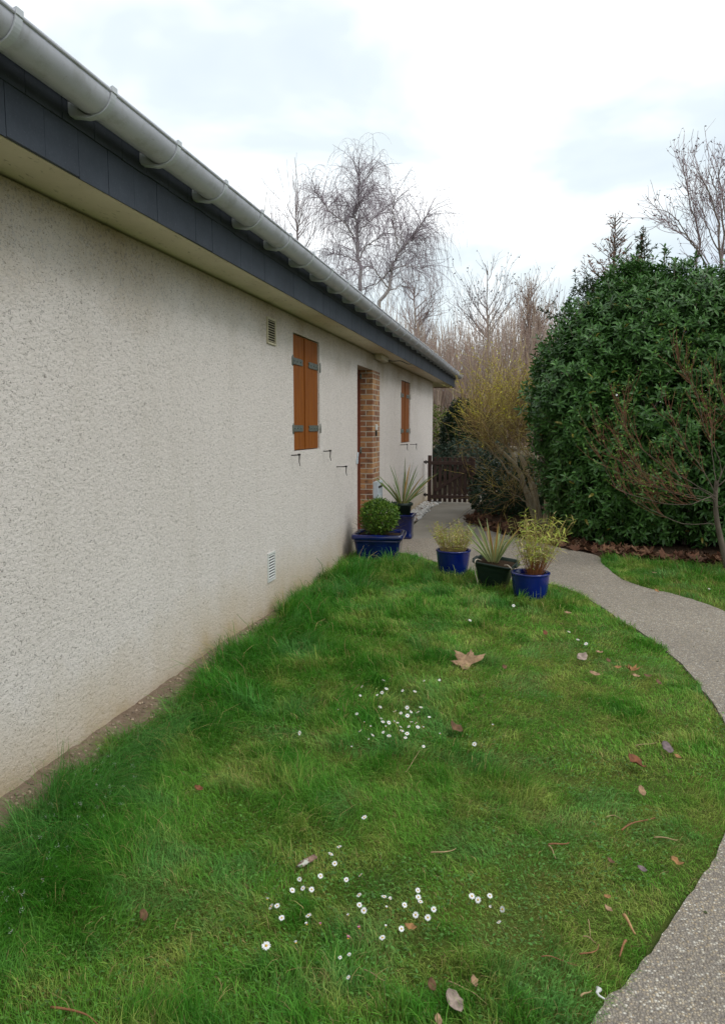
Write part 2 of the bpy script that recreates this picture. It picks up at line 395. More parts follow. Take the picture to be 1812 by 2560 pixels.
M_BED = mat_soil('bed soil', (.035, .023, .014), (.085, .05, .03))
M_GROUND = mat_soil('rough ground', (.05, .05, .02), (.10, .085, .035), .4)
M_BIRCH = mat_bark('birch bark', (.20, .17, .16), (.66, .62, .60), True)
M_BARK = mat_bark('grey brown bark', (.12, .095, .075), (.26, .215, .175))
M_DBARK = mat_bark('dark bark', (.075, .058, .042), (.14, .11, .08)); M_FBARK = mat_bark('forsythia bark', (.30, .24, .15), (.52, .44, .30))
M_PEB = mat_attr('white pebble', .7)
M_STONEWALL = simple('beige rendered garden wall', (.42, .36, .27), .95, .2, 3, bump=.4)
M_PETAL = simple('daisy petal', (.80, .80, .80), .6, .05, 50)
M_PINK = simple('pink daisy petal', (.62, .25, .36), .6, .15, 50)
M_DISC = simple('daisy disc', (.62, .36, .03), .8, .2, 300)
M_STEM = simple('daisy stem', (.06, .12, .03), .7, .2, 50)

# ------------------------------------------------------------------ ground, lawn, path
WX = -2.052                                  # plane of the house wall
near_edge = [(-.95, -1.2), (-.3, .8), (.02, 1.5), (.21, 1.86), (.31, 2.03), (.44, 2.25), (.6, 2.54), (.76, 2.85), (.92, 3.25), (1.0, 3.6), (1.04, 3.96), (1.06, 4.31), (1.05, 4.72), (.96, 5.41), (.75, 6.24), (.52, 7.02), (.28, 7.42), (0, 7.5), (-.3, 7.62), (-.62, 8.0), (-1.01, 8.43), (-1.3, 8.8), (-1.6, 8.98), (WX-.25, 9.02)]
right_edge = [(-.2, 10.8), (-.15, 10.62), (.43, 9.82), (.84, 9.3), (.88, 8.72), (.98, 7.9), (1.14, 7.5), (1.34, 7.26), (1.52, 6.97), (1.67, 6.64), (1.9, 6.1), (2.05, 5.4), (2.1, 4.5), (2.0, 3.5), (1.8, 2.6), (1.4, 1.5), (.9, .5), (.3, -1.2)]
rg = np.random.default_rng(5)
def rough_edge(pts, k, amp):
    P = smooth_line(pts, k); t = np.gradient(P, axis=0); nrm = np.stack([-t[:, 1], t[:, 0]], 1); nrm /= np.maximum(np.linalg.norm(nrm, axis=1, keepdims=True), 1e-9)
    s = np.arange(len(P)); return P+nrm*((vnoise(s*.35, s*0, 3, 3)-.5)*2*amp)[:, None]
E_near = rough_edge(near_edge, 8, .022); E_right = rough_edge(right_edge, 8, .025)
PATH = [tuple(p) for p in E_near] + [(WX-.25, 9.96), (-1.66, 10.07), (-1.08, 10.42), (-.6, 10.74)] + [tuple(p) for p in E_right]
def slab(name, poly, z0, z1, mat):
    bm = bmesh.new(); vs = [bm.verts.new((x, y, z1)) for x, y in poly]
    es = [bm.edges.new((vs[i], vs[(i+1) % len(vs)])) for i in range(len(vs))]
    g = bmesh.ops.triangle_fill(bm, use_beauty=True, edges=es)
    for f in bm.faces:
        if f.normal.z < 0: f.normal_flip()
    ed = [e for e in bm.edges if len(e.link_faces) == 1]
    r = bmesh.ops.extrude_edge_only(bm, edges=ed)
    for v in r['geom']:
        if isinstance(v, bmesh.types.BMVert): v.co.z = z0
    bmesh.ops.recalc_face_normals(bm, faces=bm.faces)
    me = bpy.data.meshes.new(name); bm.to_mesh(me); bm.free()
    return tag(link(name, me, mat), kind='structure')
def sheet(name, x0, x1, y0, y1, z, mat, step=None, hfun=None):
    if step is None: return tag(MB().add([(x0, y0, z), (x1, y0, z), (x1, y1, z), (x0, y1, z)], [(0, 1, 2, 3)]).build(name, mat), kind='structure')
    nx = int((x1-x0)/step)+1; ny = int((y1-y0)/step)+1
    X, Y = np.meshgrid(np.linspace(x0, x1, nx), np.linspace(y0, y1, ny)); Z = hfun(X, Y)+z
    idx = np.arange(nx*ny).reshape(ny, nx)
    F = np.stack([idx[:-1, :-1], idx[:-1, 1:], idx[1:, 1:], idx[1:, :-1]], -1).reshape(-1, 4)
    return tag(mesh_np(name, np.stack([X, Y, Z], -1).reshape(-1, 3), F, mat, None, None, True), kind='structure')
sheet('ground', -900, 900, -700, 1200, -.03, M_GROUND)
sheet('lawn', WX-.05, 4.5, -2.0, 9.25, 0.0, M_TURF)
slab('planting_bed', [(.84, 9.2), (1.5, 9.0), (2.3, 8.75), (4.6, 8.5), (5, 16), (-.9, 16), (-1.0, 14.3), (-.9, 12.55), (-.64, 11.46), (-.2, 10.7), (.42, 9.8)], -.02, .006, M_BED)
slab('path', PATH, -.04, .014, M_PATH)
jt = [(-1.26, 10.32), (-1.10, 12.6), (-.94, 15.2), (-.9, 17.5)]
slab('walkway', [(-1.74, 10.03), (-1.272, 10.31)] + [(x-.006, y) for x, y in jt[1:]] + [(-1.8, 17.5), (-1.78, 14.8), (-1.75, 13.0), (-1.73, 11.5)], -.04, .010, M_SLAB)
slab('paving', [(-1.248, 10.325), (-1.08, 10.43), (-.6, 10.75), (-.3, 10.82), (-.62, 11.46), (-.9, 12.6), (-.93, 14.3)] + [(x+.006, y) for x, y in jt[1:3][::-1]], -.04, .010, M_SLAB)
# bare soil along the wall foot, heaped a little against the render
def soil_h(X, Y):
    u = np.clip((X-WX)/.32, 0, 1); fade = np.clip((6.6-Y)/1.8, 0, 1)
    return (.050*(1-u)**1.5-.010*u*0)*fade + (vnoise(X*14, Y*14, 8, 4)-.5)*.028*(1-u**4)-.012*(u**3)+.003*fade - .02*(1-fade)
sheet('soil', WX-.02, WX+.34, -1.5, 6.9, 0.002, M_SOIL, .018, soil_h)

# ------------------------------------------------------------------ house
Y0, Y1 = -4.0, 16.52; HW = 2.5425
house = empty('house', (WX, 6.0, 0), 'low cream roughcast bungalow with slate fascia and brown shutters', 'house')
WIN = [(6.43, 7.285, 1.342, 2.398), (12.28, 13.24, 1.297, 2.345)]
DOOR = (9.0, 9.9, 0.0, 2.326)
def house_wall():
    ys = sorted({Y0, Y1, *[w[0] for w in WIN], *[w[1] for w in WIN], DOOR[0], DOOR[1]}); zs = sorted({-.1, 0.0, HW, *[w[2] for w in WIN], *[w[3] for w in WIN], DOOR[3]})
    mb = MB()
    holes = WIN+[DOOR]
    for a, b in zip(ys[:-1], ys[1:]):
        for c, d in zip(zs[:-1], zs[1:]):
            my, mz = (a+b)/2, (c+d)/2
            if any(h[0] < my < h[1] and h[2] < mz < h[3] for h in holes): continue
            mb.add([(WX, a, c), (WX, b, c), (WX, b, d), (WX, a, d)], [(0, 1, 2, 3)])
    for h in WIN:
        a, b, c, d = h; xr = WX-.10
        mb.add([(WX, a, c), (xr, a, c), (xr, a, d), (WX, a, d)], [(0, 1, 2, 3)]); mb.add([(WX, b, c), (WX, b, d), (xr, b, d), (xr, b, c)], [(0, 1, 2, 3)])
        mb.add([(WX, a, d), (xr, a, d), (xr, b, d), (WX, b, d)], [(0, 1, 2, 3)]); mb.add([(WX, a, c), (WX, b, c), (xr, b, c), (xr, a, c)], [(0, 1, 2, 3)])
    a, b, c, d = DOOR; xr = WX-.30
    mb.add([(WX, a, c), (xr, a, c), (xr, a, d), (WX, a, d)], [(0, 1, 2, 3)]); mb.add([(WX, a, d), (xr, a, d), (xr, b, d), (WX, b, d)], [(0, 1, 2, 3)])
    # far gable end and back
    bx = WX-8.0
    mb.add([(WX, Y1, -.1), (bx, Y1, -.1), (bx, Y1, HW), (WX-4, Y1, HW+2.2), (WX, Y1, HW)], [(0, 1, 2, 3, 4)])
    mb.add([(bx, Y0, -.1), (bx, Y0, HW), (bx, Y1, HW), (bx, Y1, -.1)], [(0, 1, 2, 3)])
    mb.add([(WX, Y0, -.1), (WX, Y0, HW), (WX-4, Y0, HW+2.2), (bx, Y0, HW), (bx, Y0, -.1)], [(0, 1, 2, 3, 4)])
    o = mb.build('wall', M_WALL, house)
    bm = bmesh.new(); bm.from_mesh(o.data); bmesh.ops.remove_doubles(bm, verts=bm.verts, dist=1e-4); bm.to_mesh(o.data); bm.free()
house_wall()
FX = -1.766; YE = 18.6                        # face of the fascia, far end of the eaves
MB().box(WX-8.3, FX-.035, Y0-.3, YE-.02, HW+.012, HW+.03).build('soffit', M_SOFF, house)
def fascia():
    mb = MB(); rr = random.Random(3); st = .2145
    mb.box(FX-.034, FX-.016, Y0-.3, YE, HW+.014, HW+.33)              # backing board
    for row, (z0, z1, x1) in enumerate(((HW, HW+.19, FX), (HW+.180, HW+.335, FX+.007))):
        y = 2.306+.035-st*40+(st/2 if row else 0)
        while y < YE:
            a, b = y+.0015, min(y+st-.0015, YE)
            if b > a:
                dx = rr.uniform(-.0012, .0012); dz = rr.uniform(-.003, .003)
                mb.box(x1-.006+dx, x1+dx, a, b, z0+dz, z1)
            y += st
    return mb.build('fascia', M_SLATE, house)
fascia()
# boxed end of the eaves
MB().box(WX-.35, FX-.036, YE-.018, YE, HW-.006, HW+.30).build('barge_board', M_FRAME, house)
# roof slopes
def roof():
    mb = MB(); th = .05; x0 = FX+.03; z0 = HW+.33; xr = WX-4.0; zr = z0+(x0-xr)*math.tan(R(26)); xb = 2*xr-x0
    for y0, y1 in ((Y0-.3, YE+.03),):
        V = [(x0, y0, z0), (xr, y0, zr), (xb, y0, z0), (xb, y0, z0-th), (xr, y0, zr-th), (x0, y0, z0-th)]
        W2 = [(x, y1, z) for x, y, z in [(v[0], 0, v[2]) for v in V]]
        mb.add(V+W2, [(0, 1, 7, 6), (1, 2, 8, 7), (2, 3, 9, 8), (3, 4, 10, 9), (4, 5, 11, 10), (5, 0, 6, 11), (0, 5, 4, 1), (1, 4, 3, 2), (6, 7, 10, 11), (7, 8, 9, 10)])
    return mb.build('roof', M_TILE, house)
roof()
# half round gutter
GX, GZ, GR = -1.651, 2.822, .076
def arc(r, a0, a1, n): return [(GX+r*math.cos(a0+(a1-a0)*i/n), GZ+r*math.sin(a0+(a1-a0)*i/n)) for i in range(n+1)]
def gutter():
    y0, y1 = Y0-.3, YE+.06
    outer = arc(GR, 0, -math.pi, 20); inner = arc(GR-.004, -math.pi, 0, 20); prof = outer+inner
    mb = MB(); nj = 24; ys = np.linspace(y0, y1, nj)
    mb.loft([[(x, y, z-.0*y) for x, z in prof] for y in ys])
    mb.tube([(GX+GR-.001, y, GZ+.004) for y in ys], .0085, 8)            # rolled front bead
    cap = arc(GR-.001, 0, -math.pi, 20); mb.add([(x, y1-.002, z) for x, z in cap], [tuple(range(len(cap)))])
    g = mb.build('gutter', M_GUT, house)
    proto = None; k = 0; y = 2.168+.0-.545*8
    yb = []
    while y < YE: yb.append(y); y += .545
    b = MB(); w = .017
    o = arc(GR+.0080, .16, -math.pi-.12, 22); i = arc(GR+.0005, -math.pi-.12, .16, 22)
    b.loft([[(x, -w, z) for x, z in o+i], [(x, w, z) for x, z in o+i]], smooth=False)
    lip = [(GX+GR*.93, GZ+.014), (GX+GR+.012, GZ+.020), (GX+GR+.012, GZ-.004), (GX+GR+.002, GZ-.004), (GX+GR+.002, GZ+.012)]
    b.loft([[(x, -w-.001, z) for x, z in lip], [(x, w+.001, z) for x, z in lip]], smooth=False)
    # plate that holds it to the slates
    bk = [(FX+.008, GZ-.062), (FX+.016, GZ-.076), (GX-.028, GZ-GR-.012), (GX+.012, GZ-GR-.009), (GX-.02, GZ-GR+.001), (GX-.062, GZ-.046), (FX+.008, GZ-.02)]
    b.loft([[(x, -w, z) for x, z in bk], [(x, w, z) for x, z in bk]], smooth=False)
    me = None
    for y in yb:
        if me is None: ob = b.build('bracket', M_BRK, g, bevel=.0015, seg=1); me = ob.data
        else: ob = link('bracket', me, M_BRK, g)
        ob.location = (0, y, 0)
    # joint sleeves
    for y in (6.55, 12.6):
        s = MB(); oo = arc(GR+.004, .1, -math.pi-.05, 22); ii = arc(GR+.0008, -math.pi-.05, .1, 22)
        s.loft([[(x, y-.05, z) for x, z in oo+ii], [(x, y+.05, z) for x, z in oo+ii]], smooth=False); s.build('joint_sleeve', M_GUT, g)
gutter()
# shutters, two leaves to a window, strap hinges
def shutters():
    for (a, b, c, d) in WIN:
        mid = (a+b)/2
        for s, (y0, y1) in enumerate(((a+.006, mid-.004), (mid+.004, b-.006))):
            mb = MB(); nb = 4; wv = (y1-y0)/nb
            for i in range(nb): mb.box(WX-.044, WX-.018, y0+i*wv+.0006, y0+(i+1)*wv-.0006, c+.008, d-.008)
            if s == 0: mb.box(WX-.018, WX-.008, y1-.035, y1+.012, c+.008, d-.008)       # cover strip over the meeting edge
            sh = mb.build('shutter', M_SHUT, house, bevel=.0025, seg=1)
            hy = y0 if s == 0 else y1; sg = 1 if s == 0 else -1
            for z in (c+.205, d-.245):
                h = MB(); L = .30
                ya, yb2 = sorted((hy-.012*sg, hy+L*sg)); h.box(WX-.0175, WX-.010, ya, yb2, z-.029, z+.029)
                ye = hy+L*sg; h.add([(WX-.010, ye, z-.029), (WX-.010, ye+.03*sg, z-.022), (WX-.010, ye+.012*sg, z), (WX-.010, ye+.03*sg, z+.022), (WX-.010, ye, z+.029), (WX-.0175, ye, z-.029), (WX-.0175, ye+.03*sg, z-.022), (WX-.0175, ye+.012*sg, z), (WX-.0175, ye+.03*sg, z+.022), (WX-.0175, ye, z+.029)],
                                    [(0, 1, 2, 3, 4)[::1], (9, 8, 7, 6, 5), (0, 5, 6, 1), (1, 6, 7, 2), (2, 7, 8, 3), (3, 8, 9, 4)])
                h.tube([(WX-.004, hy-.022*sg, z-.05), (WX-.004, hy-.022*sg, z+.045)], .012, 10)
                h.box(WX-.012, WX+.004, *sorted((hy-.05*sg, hy-.015*sg)), z-.045, z+.03)
                for k in (.06, .15, .25): h.tube([(WX-.011, hy+k*sg, z), (WX-.005, hy+k*sg, z)], .008, 8)
                h.build('strap_hinge', M_HINGE, sh)
shutters()
# iron shutter stops let into the wall
def stop(y, z, ln=.13, drop=.10):
    mb = MB(); n = 7
    mb.tube([(WX-.01, y, z), (WX+.02, y, z), (WX+ln, y, z+.003)], .006, 6)
    mb.tube([(WX+ln, y, z+.014), (WX+ln+.002, y, z-.02), (WX+ln-.002, y+.004, z-.06), (WX+ln+.006, y+.01, z-drop)], [.008, .006, .005, .003], 6)
    mb.obox((WX+ln, y, z+.006), (1, 0, 0), (0, 1, 0), (0, 0, 1), .012, .010, .008)
    mb.build('shutter_stop', M_IRON, house, bevel=.002, seg=1)
for px, py, sc in ((728, 1138, .075), (808, 1128, .075), (841, 1167, .11), (1000, 1112, .12), (1024, 1111, .12)):
    d = _ray(px, py); t = WX/d[0]; p = np.array([0, 0, CAM_H])+d*t; stop(p[1], p[2], sc)
# ventilation grilles
def grille(y0, y1, z0, z1, mat, back):
    mb = MB(); x0, x1 = WX, WX+.012; fr = .016
    mb.box(x0-.01, x1, y0, y0+fr, z0, z1).box(x0-.01, x1, y1-fr, y1, z0, z1).box(x0-.01, x1, y0+fr, y1-fr, z0, z0+fr).box(x0-.01, x1, y0+fr, y1-fr, z1-fr, z1)
    n = 9; st = (z1-z0-2*fr)/n
    for i in range(n):
        z = z0+fr+(i+.5)*st
        mb.obox((x0+.006, (y0+y1)/2, z), (1, 0, -.9), (0, 1, 0), (.9, 0, 1), .0048, (y1-y0)/2-fr, .0013)
    g = mb.build('vent_grille', mat, house)
    MB().box(x0+.0005, x0+.002, y0+fr, y1-fr, z0+fr, z1-fr).build('vent_backing', back, g)
grille(5.735, 5.945, 2.225, 2.435, M_CREAM, M_DARK)
grille(5.67, 5.85, .285, .525, M_WHITEP, simple('grey vent mesh', (.13, .125, .12), .8, .2, 30))
# doorway: brick reveal and pier, red brown door and frame
def doorway():
    a, b, c, d = DOOR
    mb = MB()
    mb.box(WX-.30, WX+.006, b, b+.50, 0, d-.0)
    mb.build('brick_pier', M_BRICK, house, bevel=.003, seg=1)
    f = MB(); xd = WX-.172
    f.box(xd-.05, xd+.012, b-.05, b-.002, .02, d-.003); f.box(xd-.05, xd+.012, a+.002, a+.05, .02, d-.003); f.box(xd-.05, xd+.012, a+.05, b-.05, d-.06, d-.003)
    f.build('door_frame', M_FRAME, house, bevel=.003, seg=1)
    dr = MB()
    dr.box(xd-.045, xd-.008, a+.052, b-.052, .025, d-.062)
    for z0, z1 in ((.2, .85), (1.0, 1.55), (1.7, 2.15)): dr.box(xd-.008, xd-.001, a+.15, b-.15, z0, z1)
    door = dr.build('door', M_FRAME, house, bevel=.004, seg=1)
    MB().tube([(xd-.01, a+.10, 1.05), (xd+.05, a+.10, 1.05), (xd+.05, a+.21, 1.05)], .009, 8).build('handle', M_HINGE, door)
    for z, s in ((2.24, .07), (1.25, .09)):
        h = MB(); h.tube([(xd+.022, b-.034, z-s/2), (xd+.022, b-.034, z+s/2)], .012, 8); h.box(xd+.0125, xd+.018, b-.048, b-.006, z-s*.45, z+s*.45); h.build('hinge', M_HINGE, house)
    MB().box(WX-.3, WX, a+.01, b-.01, -.02, .03).build('door_sill', M_SLAB, house)
    # keep plate on the near edge of the opening
    k = MB(); k.box(WX+.0, WX+.014, a-.075, a-.004, 1.11, 1.18); k.tube([(WX+.007, a-.02, 1.17), (WX+.012, a-.015, 1.25)], .010, 8); k.build('shutter_latch', M_MAIL, house, bevel=.002, seg=1)
    # bell push
    bl = MB(); bl.box(WX+.006, WX+.03, b+.17, b+.25, 1.52, 1.60); o = bl.build('door_bell', M_WHITEP, house, bevel=.006)
    MB().box(WX+.0062, WX+.026, b+.18, b+.22, 1.44, 1.515).build('bell_button', M_DARK, o)
    # junction box and cable under the eaves
    jb = MB(); jb.box(WX+.01, WX+.10, 10.02, 10.55, HW-.062, HW+.0115); j = jb.build('junction_box', M_CREAM, house, bevel=.006)
    cb = smooth_line([(WX+.09, 10.5, HW-.03), (WX+.13, 10.8, HW-.025), (WX+.19, 11.1, HW+.002), (WX+.23, 11.45, HW-.012), (WX+.25, 11.7, HW+.008)], 5)
    MB().tube(cb, .006, 6).build('cable', M_IRON, house)
doorway()
# letter box on the pier
mbx = empty('letter_box', (WX+.03, 10.1, .47), 'slim pale blue grey letter box fixed to the brick pier', 'letter box')
bb = MB(); bb.box(WX+.0065, WX+.075, 9.93, 10.28, .47, .815); bb.build('box', M_MAIL, mbx, bevel=.006)
MB().box(WX+.0752, WX+.079, 9.97, 10.24, .725, .755).build('slot', M_DARK, mbx)
MB().box(WX+.0752, WX+.080, 9.955, 10.255, .492, .64).build('door', M_MAIL, mbx, bevel=.002, seg=1)
MB().box(WX+.0802, WX+.083, 10.0, 10.12, .585, .615).build('name_plate', M_WHITEP, mbx)

# ------------------------------------------------------------------ gate and garden wall
gate = empty('picket_gate', (-1.5, 15.1, 0), 'dark brown wooden picket gate across the walkway', 'gate')
def build_gate():
    Yg = 15.10; pitch = .1085; x0 = -1.815
    p = MB()
    def post(x, w, h):
        m = MB(); m.box(x-w/2, x+w/2, Yg-.035, Yg+.035, .0, h); return m.build('post', M_GATE, gate, bevel=.004, seg=1)
    post(-1.925, .072, .995); post(-1.035, .066, .96)
    rr = random.Random(4)
    for i in range(8):
        x = x0+i*pitch*.935; t = .965+rr.uniform(-.012, .012)
        m = MB(); m.box(x-.034, x+.034, Yg+.002, Yg+.022, .045, t); m.build('picket', M_GATE, gate, bevel=.003, seg=1)
    for z in (.15, .84): MB().box(-1.885, -1.07, Yg-.033, Yg-.001, z-.035, z+.035).build('rail', M_GATE, gate, bevel=.003, seg=1)
    d = np.array([.80, 0, .55]); MB().obox((-1.478, Yg-.0335+.0167, .495), d, (0, 1, 0), np.cross(d, (0, 1, 0)), .40, .0155, .033).build('brace', M_GATE, gate, bevel=.003, seg=1)
    for z in (.19, .86): MB().box(-2.045, -1.955, Yg-.045, Yg-.036, z-.02, z+.02).tube([(-2.0, Yg-.05, z-.04), (-2.0, Yg-.05, z+.04)], .012, 8).build('hinge', M_IRON, gate)
build_gate()
gw = MB(); gw.box(-2.6, 1.2, 17.6, 17.8, -.05, 1.06); gw.box(-2.65, 1.25, 17.57, 17.83, 1.06, 1.12)
tag(gw.build('garden_wall', M_STONEWALL, None, bevel=.01), 'low beige garden wall behind the picket gate', 'wall')

# white pebbles along the wall beyond the door
def pebbles():
    r = np.random.default_rng(11); n = 1100
    y = r.uniform(10.45, 15.6, n); x = WX+r.uniform(.01, 1, n)*(.30+.03*np.sin(y*3)); keep = x < WX+.31
    x, y = x[keep], y[keep]; n = len(x)
    ico = bmesh.new(); bmesh.ops.create_icosphere(ico, subdivisions=1, radius=1); bv = np.array([v.co for v in ico.verts]); bf = np.array([[v.index for v in f.verts] for f in ico.faces]); ico.free()
    s = r.uniform(.020, .048, n)[:, None, None]*np.stack([r.uniform(.7, 1.2, n), r.uniform(.7, 1.2, n), r.uniform(.5, .8, n)], -1)[:, None, :]
    V = bv[None]*s*(1+r.normal(0, .10, (n, len(bv), 1))); a = r.uniform(0, 6.3, n); ca, sa = np.cos(a)[:, None], np.sin(a)[:, None]
    V = np.stack([V[..., 0]*ca-V[..., 1]*sa, V[..., 0]*sa+V[..., 1]*ca, V[..., 2]], -1)
    V += np.stack([x, y, r.uniform(.005, .035, n)], -1)[:, None]
    F = (np.arange(n)[:, None, None]*len(bv)+bf[None]).reshape(-1, 3)
    t = r.random(n)[:, None]; c = np.where(t < .15, np.array([[.30, .22, .17]]), np.array([[.52, .50, .47]])+r.normal(0, .07, (n, 1)))
    tag(mesh_np('pebbles', V.reshape(-1, 3), F, M_PEB, None, np.repeat(c, len(bv), 0), True), 'white pebbles strewn between house wall and walkway', 'pebbles', None, 'stuff')
pebbles()
def soil_bits():
    r = np.random.default_rng(12); n = 700; y = r.uniform(1.5, 6.6, n); x = WX+.02+np.abs(r.normal(0, .11, n)); n = len(x)
    ico = bmesh.new(); bmesh.ops.create_icosphere(ico, subdivisions=1, radius=1); bv = np.array([v.co for v in ico.verts]); bf = np.array([[v.index for v in f.verts] for f in ico.faces]); ico.free()
    V = bv[None]*(r.uniform(.003, .013, n)**1.0)[:, None, None]*(1+r.normal(0, .18, (n, len(bv), 1)))*np.array([1, 1, .7])
    V += np.stack([x, y, soil_h(x, y)+.004], -1)[:, None]; F = (np.arange(n)[:, None, None]*len(bv)+bf[None]).reshape(-1, 3)
    c = np.array([.30, .23, .165])*(r.uniform(.5, 1.5, n)[:, None])
    tag(mesh_np('soil_crumbs', V.reshape(-1, 3), F, M_PEB, None, np.repeat(c, len(bv), 0)), 'small stones and crumbs of earth at the foot of the wall', 'soil crumbs', None, 'stuff')
soil_bits()

# ------------------------------------------------------------------ grass
POTS = [(-.73, 7.74, .16), (-.30, 7.28, .16), (.06, 6.80, .15), (-1.66, 8.46, .30)]
def lawn_mask(x, y):
    m = (x > WX+.01) & ~inpoly(x+.016*np.sin(y*9.0), y+.012*np.sin(x*11.0), PATH)
    left = (y < 9.05) & (x < 1.2)
    right = (x > .8) & (y < 9.2-.22*(x-.85)) & (y > 3)
    left &= ~((y > 8.2) & (x > -.35))
    m &= (left | right)
    for a, b, r in POTS: m &= (x-a)**2+(y-b)**2 > r*r
    return m
def grass():
    r = np.random.default_rng(21)
    Ps = []
    for (x0, x1, y0, y1, dens) in ((-2.05, 1.3, .3, 3.2, 33000), (-2.05, 1.3, 3.2, 5.2, 17000), (-2.05, 1.3, 5.2, 9.1, 9500), (.8, 3.6, 4.5, 9.2, 4200), (-2.05, .3, -1.2, .3, 2500)):
        n = int((x1-x0)*(y1-y0)*dens); x = r.uniform(x0, x1, n); y = r.uniform(y0, y1, n)
        k = lawn_mask(x, y); Ps.append(np.stack([x[k], y[k]], 1))
    P = np.concatenate(Ps); x, y = P.T; n = len(P)
    tuft = vnoise(x*3.6, y*3.6, 31, 3); tuft2 = vnoise(x*13, y*13, 32, 2); patch = vnoise(x*1.5, y*1.5, 33, 4); dry = vnoise(x*6.5, y*6.5, 34, 5)
    longz = np.clip(1-np.clip((x+.75)/.9, 0, 1)+np.clip((y-5.6)/1.2, 0, 1), 0, 1); t = np.clip((tuft-.53+.10*longz)*4.5, 0, 1)*np.clip((tuft2-.22)*3, 0, 1)
    dw = x-WX
    edge = np.exp(-((dw-.36-.05*np.sin(y*4))/.22)**2)*np.clip((8.6-y)/1.0, 0, 1)              # long uncut fringe near the wall
    nearpot = np.exp(-((y-7.5+.45*(x+.3))/.5)**2)*(x < .6)*(y > 6)
    h = .015+.010*tuft2+.010*longz+(.030+.028*longz)*t*tuft2*1.3+.080*edge*(.45+.9*tuft2)+.022*nearpot
    right = (x > 1.15) & (y > 4.2); h = np.where(right, .035+.05*tuft2*t, h)
    keep = r.random(n) < np.clip(.80+.8*t+.9*edge+(right*.4), 0, 1)
    bare = (dw < (.03+.20*vnoise(y*2.6, y*0, 41, 4))*np.clip((7.2-y)/3, .3, 1)) & (y < 6.6); keep &= ~(bare & (r.random(n) < .965))
    weak = dw < .06; keep &= ~(weak & (r.random(n) < .5))
    dpath = dist_poly(x, y, PATH); h *= np.clip(.75+dpath/.10*.25, .75, 1)
    for cx, cy, sx, sy in ((-.45, 3.78, .40, .45), (-.42, 2.15, .50, .32), (.02, 2.3, .2, .25)): h *= 1-.42*np.exp(-((x-cx)/sx)**2-((y-cy)/sy)**2)
    sel = keep
    x, y, h, t, edge, patch, dry, tuft2, right = [a[sel] for a in (x, y, h, t, edge, patch, dry, tuft2, right)]; n = len(x)
    h = h*r.lognormal(0, .32, n)
    w = np.where(y < 3.3, .0018, np.where(y < 5.2, .0028, .0040))*r.uniform(.6, 1.35, n)
    ang = vnoise(x*3, y*3, 51, 2)*8.5+r.normal(0, 1.0, n); lean = np.clip(r.normal(.50, .28, n)+.35*(1-t), .05, 1.5)
    ld = np.stack([np.cos(ang), np.sin(ang), 0*ang], 1); up = np.array([0, 0, 1.0])
    face = r.uniform(0, np.pi, n); side = np.stack([np.cos(face), np.sin(face), 0*face], 1)
    base = np.stack([x, y, np.zeros(n)-.002], 1)
    m1 = base+up*(h*.58)[:, None]+ld*(h*lean*.28)[:, None]
    m2 = base+up*(h*.88)[:, None]*np.clip(1.05-.25*lean, .5, 1)[:, None]+ld*(h*lean*.75)[:, None]
    tp = base+up*(h*np.clip(1.05-.42*lean, .15, 1))[:, None]+ld*(h*lean*1.25)[:, None]
    W = w[:, None]
    V = np.stack([base-side*W*.5, base+side*W*.5, m1-side*W*.46, m1+side*W*.46, m2-side*W*.3, m2+side*W*.3, tp], 1)
    f = np.array([[0, 1, 3], [0, 3, 2], [2, 3, 5], [2, 5, 4], [4, 5, 6]])
    F = (np.arange(n)[:, None, None]*7+f[None]).reshape(-1, 3)
    dark = np.array([.036, .150, .010]); mid = np.array([.112, .262, .030]); yel = np.array([.270, .315, .070]); blue = np.array([.095, .235, .065]); straw = np.array([.34, .26, .11])
    a = np.clip((t*.75+edge*.9+.26*longz[sel]+(patch-.5)*.7+r.normal(0, .18, n)), 0, 1)[:, None]
    c = mid*(1-a)+dark*a
    b = np.clip((dry-.47)*2.6+r.normal(0, .24, n)-.6*edge+.12*(1-longz[sel]), 0, .85)[:, None]; c = c*(1-b)+yel*b
    bl = (np.clip((vnoise(x*4.0, y*4.0, 61, 4)-.54)*3+r.normal(0, .12, n), 0, .5))[:, None]; c = c*(1-bl)+blue*bl
    rr = r.random(n); c = np.where((rr < .040+.07*(b[:, 0] > .4))[:, None], straw*r.uniform(.5, 1.1, (n, 1)), c)
    c = np.where(right[:, None], c*np.array([1.0, .92, 1.0]), c)
    c = c*r.uniform(.90, 2.0, (n, 1))
    C = np.repeat(c, 7, 0)
    tag(mesh_np('grass', V.reshape(-1, 3), F, M_GRASS, None, C), 'uneven green lawn grass with mossy patches and long tufts', 'grass', None, 'stuff')
    print('grass blades', n)
grass()
